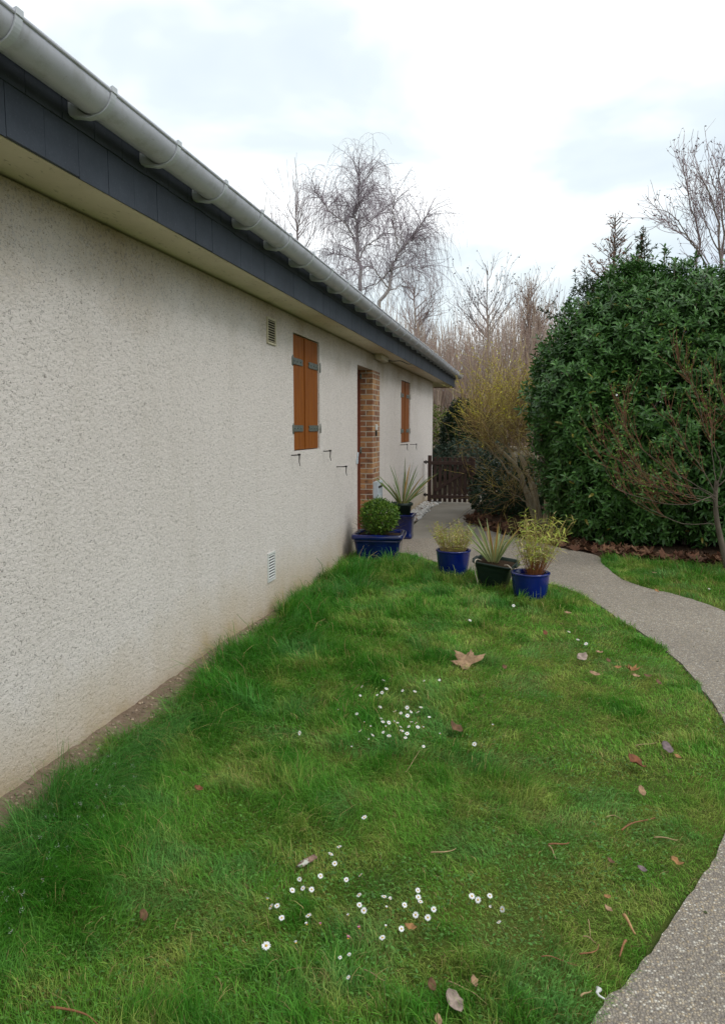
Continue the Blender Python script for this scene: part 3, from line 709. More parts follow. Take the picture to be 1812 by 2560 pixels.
def ground_cover():
    """moss tips, clover and daisy rosettes lying flat in the turf"""
    r = np.random.default_rng(22); n = 46000; x = r.uniform(-1.8, 1.1, n); y = r.uniform(.9, 6.5, n); k = lawn_mask(x, y)
    k &= vnoise(x*2.4, y*2.4, 71, 3)+r.normal(0, .04, len(x)) > .53; k &= r.random(n) < np.clip(1.25-y/6, .1, 1)
    x, y = x[k], y[k]; n = len(x); p = np.stack([x, y, r.uniform(.008, .032, n)], 1); a = r.uniform(0, 6.3, n); d = np.stack([np.cos(a), np.sin(a), r.normal(.25, .25, n)], 1)
    V, F = leaves(p, d, np.array([0, 0, 1.0])+r.normal(0, .25, (n, 3)), r.uniform(.006, .017, n), r.uniform(.005, .011, n), r, .2, .3)
    c = np.array([.070, .200, .028])*r.uniform(.6, 1.4, (n, 1))+np.array([.03, .012, .004])*r.random((n, 1))
    tag(mesh_np('clover_leaves', V, F, M_LEAF, None, np.repeat(c, 8, 0)), 'small round clover and daisy leaves lying in the lawn', 'clover', None, 'stuff')
    # small white flowered weeds at the wall end of the lawn
    n = 80; yy = r.uniform(1.45, 2.9, n); xx = -1.62+.30*(r.random(n)-.5)-.12*(yy-2.2); V2 = []; 
    hgt = r.uniform(.05, .13, n); st = np.stack([xx, yy, 0*xx], 1)
    Pst = twigs(st, np.stack([r.normal(0, .2, n), r.normal(0, .2, n), np.ones(n)], 1), hgt, 4, r, (0, 0, 0), .12)
    tv, tf = tubes(Pst, taper(.0009, .0006, n, 4)); tf3 = np.concatenate([tf[:, [0, 1, 2]], tf[:, [0, 2, 3]]])
    m = 3; q = np.repeat(Pst[:, -1], m*4, 0)+r.normal(0, .004, (n*m*4, 3)); aa = r.uniform(0, 6.3, len(q))
    lv, lf = leaves(q, np.stack([np.cos(aa), np.sin(aa), .3+0*aa], 1), np.tile([0, 0, 1.0], (len(q), 1)), np.full(len(q), .0026), np.full(len(q), .0019), r)
    V, F = cat([(tv, tf3), (lv, lf)]); C = np.concatenate([np.tile([.05, .10, .03], (len(tv), 1)), np.tile([.75, .75, .72], (len(lv), 1))])
    tag(mesh_np('weeds', V, F, M_LEAF, None, C), 'fine stemmed weeds with tiny white flowers by the wall', 'weeds', None, 'stuff')
ground_cover()

# ------------------------------------------------------------------ daisies, each one a thing
def daisy_mesh():
    r = np.random.default_rng(3); n = 22; a = np.linspace(0, 2*np.pi, n, endpoint=False)+r.normal(0, .05, n)
    d = np.stack([np.cos(a), np.sin(a), .16+r.normal(0, .08, n)], 1); p = d*.0026
    V, F = leaves(p, d, np.tile([0, 0, 1.0], (n, 1)), r.uniform(.0078, .0095, n), np.full(n, .0031), r, .1, .12, .6)
    m1 = bpy.data.meshes.new('petals'); m1.from_pydata(V.tolist(), [], F.tolist()); m1.materials.append(M_PETAL)
    # half closed head
    d2 = np.stack([np.cos(a)*.55, np.sin(a)*.55, .8+r.normal(0, .12, n)], 1)
    V2, F2 = leaves(d2*.002, d2, np.stack([-np.cos(a), -np.sin(a), np.full(n, .4)], 1), r.uniform(.007, .009, n), np.full(n, .0031), r, .1, .05, .6)
    m2 = bpy.data.meshes.new('petals_half'); m2.from_pydata(V2.tolist(), [], F2.tolist()); m2.materials.append(M_PETAL)
    m3 = m2.copy(); m3.materials.clear(); m3.materials.append(M_PINK)
    dm = MB().lathe([(.0001, .0032), (.0018, .0029), (.0029, .0016), (.0031, .0)], 10); dd = dm.build('disc', M_DISC); dmesh = dd.data; bpy.data.objects.remove(dd)
    sm = MB().tube([(0, 0, 0), (.001, .0005, -.02), (0, 0, -.05)], .0009, 5); sd = sm.build('stem', M_STEM); smesh = sd.data; bpy.data.objects.remove(sd)
    return m1, m2, m3, dmesh, smesh
DZ = daisy_mesh()
DA = [(345,632),(677,522),(718,572),(758,595),(697,620),(648,715),(768,645),(830,628),(845,598),(828,568),(862,572),(890,568),(912,573),(930,596),(938,620),(968,636),(863,650),(958,660),(1030,598),(1065,603),(993,568),(1020,575),(970,532),(990,510),(1030,512),(1048,484),(1096,540),(932,517),(897,507),(968,485),(1162,640),(1358,697),(1467,590),(812,482),(697,415),(795,412),(823,398),(848,376),(792,377),(832,327),(874,318),(942,387),(1066,330),(1155,325),(1068,368),(1013,392),(707,363),(570,500),(362,107),(720,1122),(817,548),(750,670),(1063,710),(978,595)]
DB = [(152,962),(157,695),(181,735),(242,800),(303,640),(365,628),(415,635),(397,787),(388,840),(467,840),(466,557),(526,430),(549,485),(575,388),(616,578),(698,553),(690,668),(692,725),(718,757),(630,787),(690,862),(625,920),(825,915),(845,852),(935,863),(953,725),(868,690),(834,677),(848,742),(1017,782),(1088,798),(1033,680),(1045,706),(1030,640),(1122,750),(1343,674),(1378,695),(1447,672),(1453,735),(1520,750),(1500,825),(325,948),(633,1012),(628,1145),(580,1030),(345,575),(215,730)]
ONE = {0: 'lone open white daisy to the left of the mid lawn daisy patch', 5: 'white daisy on the lower left fringe of the mid lawn patch', 30: 'half closed white daisy just right of the dense mid lawn patch', 31: 'white daisy by itself below right of the mid lawn patch', 32: 'white daisy furthest right in the middle of the lawn, beside a curled brown leaf', 48: 'tiny white daisy high up in the lawn near the wall vent', 49: 'lone white daisy between the two daisy patches', 1: 'open white daisy with yellow eye at the left end of the mid lawn patch', 26: 'large open white daisy at the right end of the dense mid lawn patch'}
ONEB = {0: 'large upright white daisy nearest the camera, on a tall stem', 1: 'fully open white daisy at the left of the near patch, upper of a pair', 2: 'white daisy at the left of the near patch, lower of a pair', 11: 'open white daisy just right of the lichen covered bark', 13: 'tattered white daisy above the others beside the bark piece', 25: 'broad open white daisy in the middle of the near patch', 30: 'round white daisy at the right end of the near patch', 40: 'ragged white daisy with a bare yellow eye, lowest in the right clump', 43: 'tiny white daisy below the near patch towards the camera'}
def daisies():
    r = random.Random(8)
    def place(px, py, kind, label, group, sc=1.0, zt=.056):
        p = gnd(px, py, zt)
        o = empty('daisy', (p[0], p[1], zt), label, 'daisy', group); o['_local'] = 1
        hz = r.uniform(0, 6.3); tx, ty = r.gauss(.35, .25), r.gauss(0, .25)
        o.rotation_euler = (tx, ty, hz if kind else 0); o.scale = (sc,)*3
        if kind == 0: o.rotation_euler = (r.gauss(.32, .34), r.gauss(0, .36), r.uniform(0, .3))
        link('petals', DZ[kind], None, o); link('disc', DZ[3], None, o); st = link('stem', DZ[4], None, o); st.scale = (1, 1, max(.3, zt/.05/sc*.95))
    for i, (u, v) in enumerate(DA):
        px, py = 600+u/2.32, 1560+v/2.32; k = 1 if r.random() < .22 or i == 30 else 0
        if i in ONE: lb, g = ONE[i], 'daisies in the lawn'
        elif v < 420: lb, g = ('white daisy in the thin scatter above the dense mid lawn patch', 'daisies scattered above the mid lawn patch')
        elif k: lb, g = ('half closed white daisy in the dense patch in mid lawn', 'half closed daisies in the mid lawn patch')
        else: lb, g = ('open white daisy in the dense patch in mid lawn', 'open daisies in the dense mid lawn patch')
        place(px, py, k, lb, g, r.uniform(.72, 1.1))
    for i, (u, v) in enumerate(DB):
        px, py = 600+u/2.32, 1950+v/2.32; k = 2 if i in (9, 20, 21) else (1 if r.random() < .25 else 0)
        if i == 0: k = 0
        if k == 2: lb, g = {9: 'pale pink tipped closed daisy left in the near patch', 20: 'deep pink closed daisy in the middle of the near patch', 21: 'pinkish closed daisy low in the near patch'}[i], 'daisies in the lawn'
        elif i in ONEB: lb, g = ONEB[i], 'daisies in the lawn'
        elif u > 1300: lb, g = 'white daisy in the small clump right of the near patch', 'daisies in the small right clump'
        elif k: lb, g = 'half closed white daisy in the loose patch nearest the camera', 'half closed daisies in the near patch'
        elif u < 500: lb, g = 'small white daisy among clover in the left of the near patch', 'daisies left in the near patch'
        else: lb, g = 'open white daisy in the loose patch nearest the camera', 'open daisies in the near patch'
        place(px, py, k, lb, g, r.uniform(.70, 1.0)*(1.3 if i == 0 else .62 if v > 1000 else 1), .075 if i == 0 else .054)
    for (px, py, lb) in ((1300+384/3.172, 1400+570/3.172, 'white daisy on the lawn below the right hand blue pot'), (1300+520/3.172, 1400+665/3.172, 'white daisy beside the bent yellow grass near the path'), (1300+455/3.172, 1400+632/3.172, 'side on white daisy between two others near the path edge'), (1283, 1514, 'white daisy on the grass just in front of the right blue pot'), (1771, 1472, 'tiny white daisy in the strip of grass before the laurel'), (1174, 1551, 'small white daisy out on the lawn in front of the green pot')):
        place(px, py, 0, lb, 'daisies in the lawn', 1.25)
daisies()

# ------------------------------------------------------------------ fallen leaves, twigs and litter
def lobed(rng, n=5, deep=.55):
    """outline of a lobed plane leaf, unit size, stalk at the origin"""
    pts = []; tips = np.linspace(-1.9, 1.9, n)
    for i, a in enumerate(tips):
        L = (1.0-.13*abs(a))*rng.uniform(.85, 1.1)
        for da, k in ((-.34, .66), (-.22, .80), (-.10, .80), (0, 1.0), (.10, .80), (.22, .80), (.34, .66)): pts.append((L*k*math.sin(a+da), .18+L*k*math.cos(a+da)))
        if i < n-1:
            b = (a+tips[i+1])/2; pts.append((deep*.9*math.sin(b), .18+deep*.9*math.cos(b)))
    pts.append((.05, .02)); pts.insert(0, (-.05, .02)); return np.array(pts)
def oval(rng, n=14, w=.42):
    t = np.linspace(0, 2*math.pi, n, endpoint=False); y = .5-.5*np.cos(t); x = w*np.sign(np.sin(t))*np.abs(np.sin(t))**1.25
    return np.stack([x*rng.uniform(.85, 1.1, n), y], 1)
def curl(P, s, rng, amt):
    x, y = P[:, 0]*s, (P[:, 1]-.5)*s
    z = amt*s*((x/s)**2*1.2+((y/s))**2*.9)+rng.normal(0, .03*s*amt*2, len(x)); return np.stack([x, y, z], 1)
def leaf_object(name, kind, s, px, py, rot, tilt, colr, label, catg='leaf', amt=.5, z=.028, wid=.42, seed=1):
    wid = .33 if wid == .42 else wid
    rng = np.random.default_rng(seed); P = lobed(rng) if kind == 'lobed' else oval(rng, 14, wid)
    z += .014; p = gnd(px, py, z); B = curl(P, s, rng, amt); c = B.mean(0)*np.array([1, 1, .2]); n = len(B)
    V = np.concatenate([B, [c], B*np.array([.55, .55, .4])+c*.45]); F = []
    for i in range(n):
        j = (i+1) % n; F += [(i, j, n+1+j, n+1+i), (n+1+i, n+1+j, n)]
    mb = MB(); mb.add(V, F, True)
    if kind == 'lobed': mb.tube([(0, -.5*s+.02*s, .03*s), (.02*s, -.75*s, .06*s), (.06*s, -.95*s, .02*s)], [.0016, .0014, .001], 5)
    o = mb.build(name, None); col = np.tile(np.array(colr), (len(o.data.vertices), 1))*np.random.default_rng(seed).uniform(.8, 1.15, (len(o.data.vertices), 1))
    a = o.data.attributes.new('col', 'FLOAT_COLOR', 'POINT'); cc = np.ones((len(col), 4), np.float32); cc[:, :3] = col; a.data.foreach_set('color', cc.ravel())
    o.data.materials.append(M_DEAD); sol = o.modifiers.new('thickness', 'SOLIDIFY'); sol.thickness = .0012
    o.location = p; o.rotation_euler = (Matrix.Rotation(tilt[0], 3, 'X') @ Matrix.Rotation(tilt[1], 3, 'Y') @ Matrix.Rotation(rot, 3, 'Z')).to_euler(); return tag(o, label, catg, 'dead leaves on the lawn' if catg == 'leaf' else None)
TAN, BRN, RED, PNK, PUR, ORG = (.46, .29, .17), (.20, .11, .06), (.26, .10, .05), (.47, .36, .30), (.24, .18, .18), (.42, .22, .09)
G3 = lambda u, v: (1300+u/3.172, 1400+v/3.172)
G2 = lambda u, v: (906+u/1.7925, 2000+v/1.7925)
LEAVES = [
 ('lobed', .155, (1158, 1648), .9, (.5, .15), TAN, 'large tan lobed leaf lying on the upper lawn', .35),
 ('oval', .10, (1138, 1822), 1.2, (.3, .5), BRN, 'curled brown leaf right of the dense daisy patch', 1.2),
 ('oval', .06, (1260, 1670), .3, (.2, .2), BRN, 'small crumpled brown leaf right of the large tan leaf', 1.2),
 ('oval', .115, G3(485, 775), 2.4, (.5, .3), PNK, 'pale pinkish leaf standing on edge near the path', .9),
 ('oval', .085, G3(590, 905), 1.2, (.2, .1), TAN, 'flat tan leaf in front of the pale pink one', .6),
 ('oval', .06, G3(770, 850), 1.9, (.3, .1), ORG, 'small orange tan leaf in the middle of the leaf scatter near the path', .8),
 ('oval', .055, G3(695, 800), .2, (.4, .3), BRN, 'small brown leaf at the back of the scatter near the path', 1.0),
 ('oval', .065, G3(625, 733), 1.6, (.1, .1), TAN, 'thin tan leaf lying below the daisies near the path', .9),
 ('lobed', .075, G3(870, 865), .4, (.4, .2), ORG, 'small pointed orange leaf at the right of the scatter near the path', .9),
 ('oval', .060, G3(915, 920), 1.5, (.2, .1), TAN, 'tan leaf fragment lying next to a darker one near the path', .8),
 ('oval', .060, G3(1005, 920), 1.6, (.2, .1), BRN, 'brown leaf fragment, rightmost of the scatter near the path', .8),
 ('oval', .055, G3(1095, 970), .4, (.5, .2), BRN, 'dull brown leaf sunk in the grass close to the path edge', .8),
 ('oval', .095, G3(1165, 1485), .3, (.35, .1), PUR, 'rounded purple grey leaf lying flat near the right edge', .3),
 ('oval', .12, G3(905, 1610), .95, (.2, .4), RED, 'long rusty red curled leaf below the purple grey one', 1.2),
 ('oval', .045, G3(1245, 1560), 1.2, (.2, .2), ORG, 'tiny orange leaf beside the purple grey leaf', .9),
 ('oval', .060, G3(960, 1835), .2, (.5, .2), TAN, 'small wrinkled tan leaf below the rusty curled leaf', 1.1),
 ('oval', .060, G3(195, 580), .3, (.5, .2), RED, 'small red brown leaf on the grass in front of the right blue pot', 1.1),
 ('oval', .065, G3(1080, 245), .6, (.3, .2), ORG, 'orange leaf at the grass edge across the path', .8),
 ('oval', .080, G3(375, 418), 1.6, (.1, .1), TAN, 'flat grey tan leaf near the right blue pot', .4),
 ('oval', .065, G3(1060, 100), 1.4, (.1, .1), TAN, 'flat pale leaf in the grass before the laurel', .4),
 ('oval', .080, G2(410, 905), .65, (.25, .25), PNK, 'pinkish tan curled leaf at the bottom of the lawn', .8),
 ('oval', .042, G2(310, 830), .5, (.5, .2), BRN, 'small brown crumpled leaf above the pinkish tan leaf', 1.2),
 ('oval', .038, G2(500, 815), .3, (.3, .2), TAN, 'narrow tan leaf right of the pinkish tan leaf', 1.0),
 ('oval', .036, G2(1110, 275), .8, (.3, .2), BRN, 'dark brown curled leaf scrap between clover and the path', 1.2),
 ('oval', .040, G2(1250, 310), 1.2, (.2, .2), PUR, 'dull mauve leaf scrap near the bend of the path', .8),
 ('oval', .030, G2(1095, 432), 1.8, (.2, .1), ORG, 'small three cornered orange leaf above the bark sliver', .6),
 ('oval', .036, G2(1100, 487), .8, (.2, .1), TAN, 'narrow tan leaf just above the bark sliver', .9),
 ('oval', .045, G2(215, 570), 1.6, (.1, .1), ORG, 'orange brown leaf under the daisies of the near patch', .8),
 ('oval', .035, G2(340, 985), .4, (.4, .1), TAN, 'pale leaf scrap at the very bottom edge of the lawn', .8),
 ('oval', .045, (360, 2287), .6, (.9, .2), BRN, 'brown leaf caught in the long grass in the lower left', .8),
 ('oval', .050, (497, 1972), 1.4, (.2, .2), RED, 'rust brown leaf alone in the left half of the lawn', 1.2),
 ('oval', .055, (1690, 2155), 1.0, (.2, .2), ORG, 'short orange leaf scrap by the right edge of the lawn', 1.0),
]
for i, (k, s, (px, py), rot, tl, c, lb, am) in enumerate(LEAVES): leaf_object('fallen_leaf', k, s*(.95 if i == 0 else .80), px, py, rot, tl, c, lb, amt=am, seed=i+100)
def stick(name, pts, rad, mat, label, catg='twig', z=.030, grp='dry twigs on the lawn'):
    P = np.array([gnd(px, py, z) for px, py in pts]); c = P.mean(0); P = smooth_line(P, 4); P[:, 2] += np.sin(np.linspace(0, 6, len(P)))*.003
    o = MB().tube(P-c, np.linspace(rad, rad*.45, len(P)), 6).build(name, mat); o.location = c; return tag(o, label, catg, grp)
M_TW = simple('dry tan twig', (.36, .25, .13), .85, .3, 40); M_TWR = simple('red brown twig', (.25, .11, .05), .85, .3, 40)
stick('twig', [(128, 2518), (190, 2530), (225, 2540), (250, 2565)], .0035, M_TWR, 'red brown stick at the bottom left corner of the lawn')
stick('twig', [G2(1160, 135), G2(1220, 100), G2(1310, 78)], .0035, M_TWR, 'straight red brown twig beside the bend of the path')
stick('twig', [G2(1305, 168), G2(1370, 172), G2(1410, 178)], .0030, M_TW, 'pale straight twig near the path edge')
stick('twig', [G2(830, 200), G2(880, 197), G2(925, 190)], .0036, M_TWR, 'short flat brown bark strip in the right half of the lawn')
stick('twig', [G2(832, 205), G2(850, 225), G2(865, 262)], .0028, M_TW, 'pale twig hanging off the flat brown strip')
stick('twig', [G2(305, 235), G2(360, 236), G2(395, 225), G2(418, 215)], .0028, M_TW, 'crooked pale twig right of the lichen covered bark')
stick('twig', [G2(385, 812), G2(450, 845), G2(510, 870), G2(558, 915)], .0020, M_TW, 'long curved straw stalk right of the pinkish leaf')
stick('twig', [G2(800, 702), G2(860, 706), G2(960, 740)], .0018, M_TWR, 'long thin brown stalk near the lower right of the lawn')
stick('twig', [G2(970, 690), G2(1020, 688), G2(1050, 668), G2(1056, 645)], .0024, M_TWR, 'hooked brown strip of bark near the lower right')
stick('twig', [G2(985, 612), G2(1020, 620), G2(1045, 640)], .0020, M_TW, 'short pale twig above the hooked bark strip')
stick('twig', [G2(1010, 535), G2(1017, 580), G2(1020, 615)], .0016, M_TW, 'thin upright straw left of the bark sliver')
stick('twig', [G2(975, 880), G2(1000, 865), G2(1025, 852)], .0032, M_TW, 'short cream twig beside the white scrap')
stick('twig', [G2(1090, 78), G2(1130, 70), G2(1165, 85)], .0018, M_TW, 'arched straw stalk above the clover')
stick('twig', [G2(5, 760), G2(60, 788), G2(100, 808)], .0018, M_TW, 'thin straw stalk left of the pinkish tan leaf')
stick('twig', [G3(915, 1472), G3(1000, 1460), G3(1080, 1445)], .0022, M_TW, 'straight straw stalk left of the purple grey leaf')
stick('twig', [(1050, 1875), (1025, 1915), (1012, 1930)], .0022, M_TW, 'slanting straw stalk below the dense daisy patch')
stick('twig', [G2(1170, 515), G2(1195, 555), G2(1220, 598)], .0060, simple('orange bark', (.42, .24, .11), .85, .3, 60), 'orange bark sliver near the path', 'bark', .03, None)
stick('twig', [G2(1178, 630), G2(1163, 660), G2(1150, 700)], .0045, M_TWR, 'dark brown bark strip below the orange sliver', 'bark', .03, None)
def bark_piece():
    p = gnd(768, 2152, .03); r = np.random.default_rng(9); V = []; nu, nv = 12, 7
    for i in range(nu):
        for j in range(nv):
            u = i/(nu-1)-.5; a = (j/(nv-1)-.5)*2.0; w = .017*(1-.25*abs(u)*2+.12*r.normal())
            V.append((w*math.sin(a), u*.075+.006*r.normal()*(i in (0, nu-1)), w*math.cos(a)-.01+.0012*r.normal()))
    F = [(i*nv+j, i*nv+j+1, (i+1)*nv+j+1, (i+1)*nv+j) for i in range(nu-1) for j in range(nv-1)]
    m = Mat('lichened bark'); c = m.ramp(m.noise(60, 4), [(.35, (.17, .10, .075)), (.65, (.30, .19, .14))]); x, y, z = m.xyz()
    c = m.mix(m.math('MULTIPLY', m.ramp(m.noise(55, 4), [(.44, 0), (.54, 1)]), m.math('LESS_THAN', y, .004)), c, (.55, .55, .47)); m.color(c); m.set(Roughness=.95); m.bump(m.noise(180, 4), .6, .003)
    o = MB().add(V, F, True).build('bark_piece', m.m); sol = o.modifiers.new('thickness', 'SOLIDIFY'); sol.thickness = .004
    o.location = p; o.rotation_euler = (.1, .1, -.62); tag(o, 'curved brown bark piece with pale lichen above the near daisies', 'bark')
bark_piece()
p = gnd(*G2(1053, 868), .03)
lit = MB().tube(np.array([(.0, .012, .006), (.004, .004, .010), (-.003, -.004, .006), (.002, -.012, .004), (.016, -.018, .002)]), [.006, .007, .004, .003, .002], 8).build('paper_scrap', M_WHITEP); lit.location = p; tag(lit, 'crumpled white paper scrap on the grass by the path', 'litter')

# ------------------------------------------------------------------ pots
def rrect(w, d, r, n=6):
    pts = []
    for cx, cy, a0 in ((w/2-r, d/2-r, 0), (-w/2+r, d/2-r, 90), (-w/2+r, -d/2+r, 180), (w/2-r, -d/2+r, 270)):
        for i in range(n+1): a = R(a0+90*i/n); pts.append((cx+r*math.cos(a), cy+r*math.sin(a)))
    return pts
def compost(pot, z, poly=None, r=None, mat=None):
    rng = np.random.default_rng(4); mb = MB()
    ring = poly if poly else [(r*math.cos(2*math.pi*i/28), r*math.sin(2*math.pi*i/28)) for i in range(28)]
    rings = [[(x*k, y*k, z+.012*(1-k)+rng.uniform(-.004, .004)) for x, y in ring] for k in (1, .75, .5, .25, .02)]
    mb.loft(rings, False, True); o = mb.build('compost', mat or M_COMP, pot); return o
def round_pot(loc, rt, rb, h, mat, label, lipw=.022, flare=.5):
    pot = empty('flower_pot', loc, label, 'flower pot', 'blue and green pots along the lawn edge'); pot['_local'] = 1
    prof = [(.001, 0), (rb*.9, 0), (rb, .008)]
    for t in (.15, .3, .45, .6, .75, .88): prof.append((rb+(rt-rb)*t**flare, h*t))
    prof += [(rt-.002, h-.022), (rt+.004, h-.014), (rt+.003, h-.004), (rt-.004, h), (rt-lipw, h-.002), (rt-lipw-.004, h-.012), (rt-lipw-.012, h-.06), (rt-lipw-.02, h-.09)]
    MB().lathe(prof, 56).build('body', mat, pot); compost(pot, h-.045, None, rt-lipw-.009); return pot
def square_ring(w, d, r, z): return [(x, y, z) for x, y in rrect(w, d, r)]
P1 = (-.73, 7.76, 0); P3 = (.062, 6.81, 0); P2 = (-.285, 7.27, 0); P4 = (-1.665, 8.46, 0); P5 = (-1.66, 10.2, .010)
round_pot(P1, .180, .125, .275, M_COBALT, 'plain cobalt blue round pot, left of the row of three', .014)
pot3 = round_pot(P3, .172, .128, .250, M_COBALT, 'cobalt blue round pot with thick rim, right of the row of three', .026)
def planter():
    pot = empty('flower_pot', P4, 'wide square dark blue glazed pot against the house wall', 'flower pot', 'blue and green pots along the lawn edge'); pot['_local'] = 1
    W = .60; D = .56; rr = .05; mb = MB()
    prof = [(.74, .0, .8), (.76, .015, .9), (.82, .12, 1), (.87, .22, 1), (.885, .245, 1), (.905, .250, 1), (.905, .262, 1), (.89, .266, 1), (.91, .272, 1), (.985, .278, 1.2), (1.0, .292, 1.2), (1.0, .318, 1.2), (.975, .332, 1.2), (.90, .335, 1.1), (.85, .325, 1), (.82, .30, 1), (.80, .25, 1)]
    mb.loft([square_ring(W*k, D*k, rr*q, z) for k, z, q in prof], True, False); mb.build('body', M_NAVY, pot)
    compost(pot, .295, rrect(W*.81, D*.81, rr)); pot.rotation_euler.z = R(4); return pot
planter()
def tall_pot():
    pot = empty('flower_pot', P5, 'tall square navy glazed pot standing by the doorway', 'flower pot'); pot['_local'] = 1
    mb = MB(); prof = [(.80, 0, 1), (.86, .02, 1), (.84, .05, 1), (.80, .08, 1), (.86, .2, 1), (.92, .29, 1), (.93, .30, 1), (1.05, .312, 1), (1.07, .335, 1), (1.03, .345, 1), (.92, .343, 1), (.86, .33, 1), (.83, .26, 1)]
    mb.loft([square_ring(.30*k, .30*k, .03*q, z) for k, z, q in prof], True, False); mb.build('body', M_NAVY, pot); compost(pot, .27, rrect(.30*.84, .30*.84, .02))
    inn = empty('plastic_pot', (P5[0]-.03, P5[1]+.02, .30), 'round dark green plastic pot set inside the tall navy pot', 'flower pot'); inn['_local'] = 1
    MB().lathe([(.001, 0), (.110, 0), (.135, .17), (.152, .172), (.156, .182), (.156, .205), (.150, .212), (.140, .208), (.130, .17)], 40).build('body', M_GREENPL, inn); compost(inn, .185, None, .136)
tall_pot()
def green_pot():
    pot = empty('flower_pot', P2, 'leaning dark green plastic pot with flared rim, middle of the row of three', 'flower pot', 'blue and green pots along the lawn edge'); pot['_local'] = 1
    mb = MB(); prof = [(.60, 0, 1), (.64, .01, 1), (.80, .15, 1), (.92, .238, 1), (.955, .243, 1), (1.03, .246, 1.2), (1.05, .256, 1.2), (1.03, .266, 1.2), (.97, .265, 1.1), (.93, .26, 1), (.88, .2, 1)]
    mb.loft([square_ring(.385*k, .34*k, .045*q, z) for k, z, q in prof], True, False)
    for sx in (-1, 1): mb.loft([[(sx*(.19+a), y, z) for y, z in ((-.06, .244), (.06, .244), (.06, .262), (-.06, .262))] for a in ((0, .025, .032) if sx > 0 else (.032, .025, 0)[::-1])])
    mb.build('body', M_GREENPL, pot); compost(pot, .235, rrect(.385*.88, .34*.88, .03))
    pot.rotation_euler = (R(4), R(6), R(-14))
    s = MB(); pts = smooth_line([(-.13, -.06, .255), (-.15, -.15, .285), (-.155, -.190, .262), (-.150, -.165, .16), (-.125, -.145, .07), (-.118, -.14, .02)], 5); s.tube(pts, .0055, 6)
    s.build('string', simple('pale cord', (.62, .52, .42), .9, .1, 60), pot)
    s2 = MB().tube(smooth_line([(.11, -.10, .262), (.15, -.13, .278), (.18, -.15, .268), (.20, -.15, .25)], 4), .005, 6); s2.build('string', simple('pale cord', (.62, .52, .42), .9, .1, 60), pot)
green_pot()

# ------------------------------------------------------------------ plants in the pots
UP = np.array([0, 0, 1.0])
def box_ball():
    r = np.random.default_rng(41); c = np.array([P4[0]+.00, P4[1]-.0, .515]); e = empty('box_ball', (c[0], c[1], .30), 'clipped round box shrub growing in the wide square pot', 'shrub')
    n = 6000; d = unit(r.normal(0, 1, (n, 3))); rad = .212*(1+.15*(vnoise(d[:, 0]*4+9, d[:, 1]*4+d[:, 2]*3, 5, 3)-.5)*2)*np.where(r.random(n) < .07, r.uniform(1.0, 1.17, n), r.uniform(.78, 1.03, n)); p = c+d*rad[:, None]*np.array([1.0, 1.0, .93])
    ld = unit(d*.7+r.normal(0, .55, (n, 3))+UP*.25); V, F = leaves(p, ld, d+r.normal(0, .5, (n, 3)), r.uniform(.020, .038, n), r.uniform(.009, .0145, n), r, .2, .3)
    t = r.random((n, 1)); c1 = np.array([.045, .12, .010]); c2 = np.array([.19, .30, .03]); col = c1*(1-t**2)+c2*t**2
    mesh_np('foliage', V, F, M_LEAF, e, np.repeat(col, 8, 0))
    k = 160; st = np.tile(np.array([c[0], c[1], .29]), (k, 1))+r.normal(0, .02, (k, 3))*np.array([1, 1, 0]); dd = unit(r.normal(0, .6, (k, 3))+UP); P = twigs(st, dd, np.full(k, .33), 5, r); v, f = tubes(P, taper(.004, .001, k, 5)); mesh_np('stems', v, f, M_TWIG, e, np.tile([.10, .075, .04], (len(v), 1)))
box_ball()
def bamboo(loc, z0, n, hh, spread_r, nleaf, seed, label, redbase, name='potted_bamboo', lean=None, LL=(.05, .10)):
    r = np.random.default_rng(seed); e = empty(name, (loc[0], loc[1], z0), label, 'plant')
    a = r.uniform(0, 6.3, n); q = np.sqrt(r.random(n)); st = np.stack([loc[0]+np.cos(a)*q*spread_r, loc[1]+np.sin(a)*q*spread_r, np.full(n, z0)], 1)
    H = hh*r.uniform(.45, 1.0, n); d = np.stack([np.cos(a)*q*.38+r.normal(0, .10, n), np.sin(a)*q*.38+r.normal(0, .10, n), np.ones(n)], 1)
    if lean is not None: d += np.array(lean)
    P = twigs(st, d, H, 7, r, (0, 0, -.2), .05); v, f = tubes(P, taper(.0017, .0008, n, 7))
    zz = (v[:, 2:3]-z0)/hh; c = np.array([.42, .32, .12])*np.ones((len(v), 1)); 
    if redbase: c = np.where(zz < .28, np.array([.26, .10, .035]), c)
    mesh_np('stems', v, f, M_TWIG, e, c*r.uniform(.8, 1.2, (len(v), 1)))
    p, td, i, t = sample(P, nleaf, .30, 1.0, r); ld = unit(spread(td, r.uniform(.5, 1.4, nleaf), r)+UP*-.15)
    V, F = leaves(p, ld, UP+r.normal(0, .4, (nleaf, 3)), r.uniform(LL[0], LL[1], nleaf), r.uniform(.006, .011, nleaf), r, .15, .5)
    tt = r.random((nleaf, 1)); col = np.array([.48, .46, .075])*(1-tt)+np.array([.27, .38, .055])*tt; dryl = r.random(nleaf) < .22; col[dryl] = np.array([.58, .46, .20])
    mesh_np('leaves', V, F, M_LEAF, e, np.repeat(col, 8, 0)); return e
bamboo(P1, .235, 230, .36, .125, 900, 51, 'low straw coloured bamboo in the left blue pot', False, LL=(.022, .05))
bamboo((P3[0]+.035, P3[1]+.01), .20, 150, .64, .062, 900, 52, 'tall yellow leaved bamboo in the right blue pot', True, LL=(.045, .095), lean=(.05, 0, 0))
def shoot():
    r = np.random.default_rng(53); return bamboo((P3[0]+.03, P3[1]+.03), .21, 11, .92, .03, 190, 54, '', False, LL=(.05, .09), lean=(.10, .03, 0))
_s = shoot()
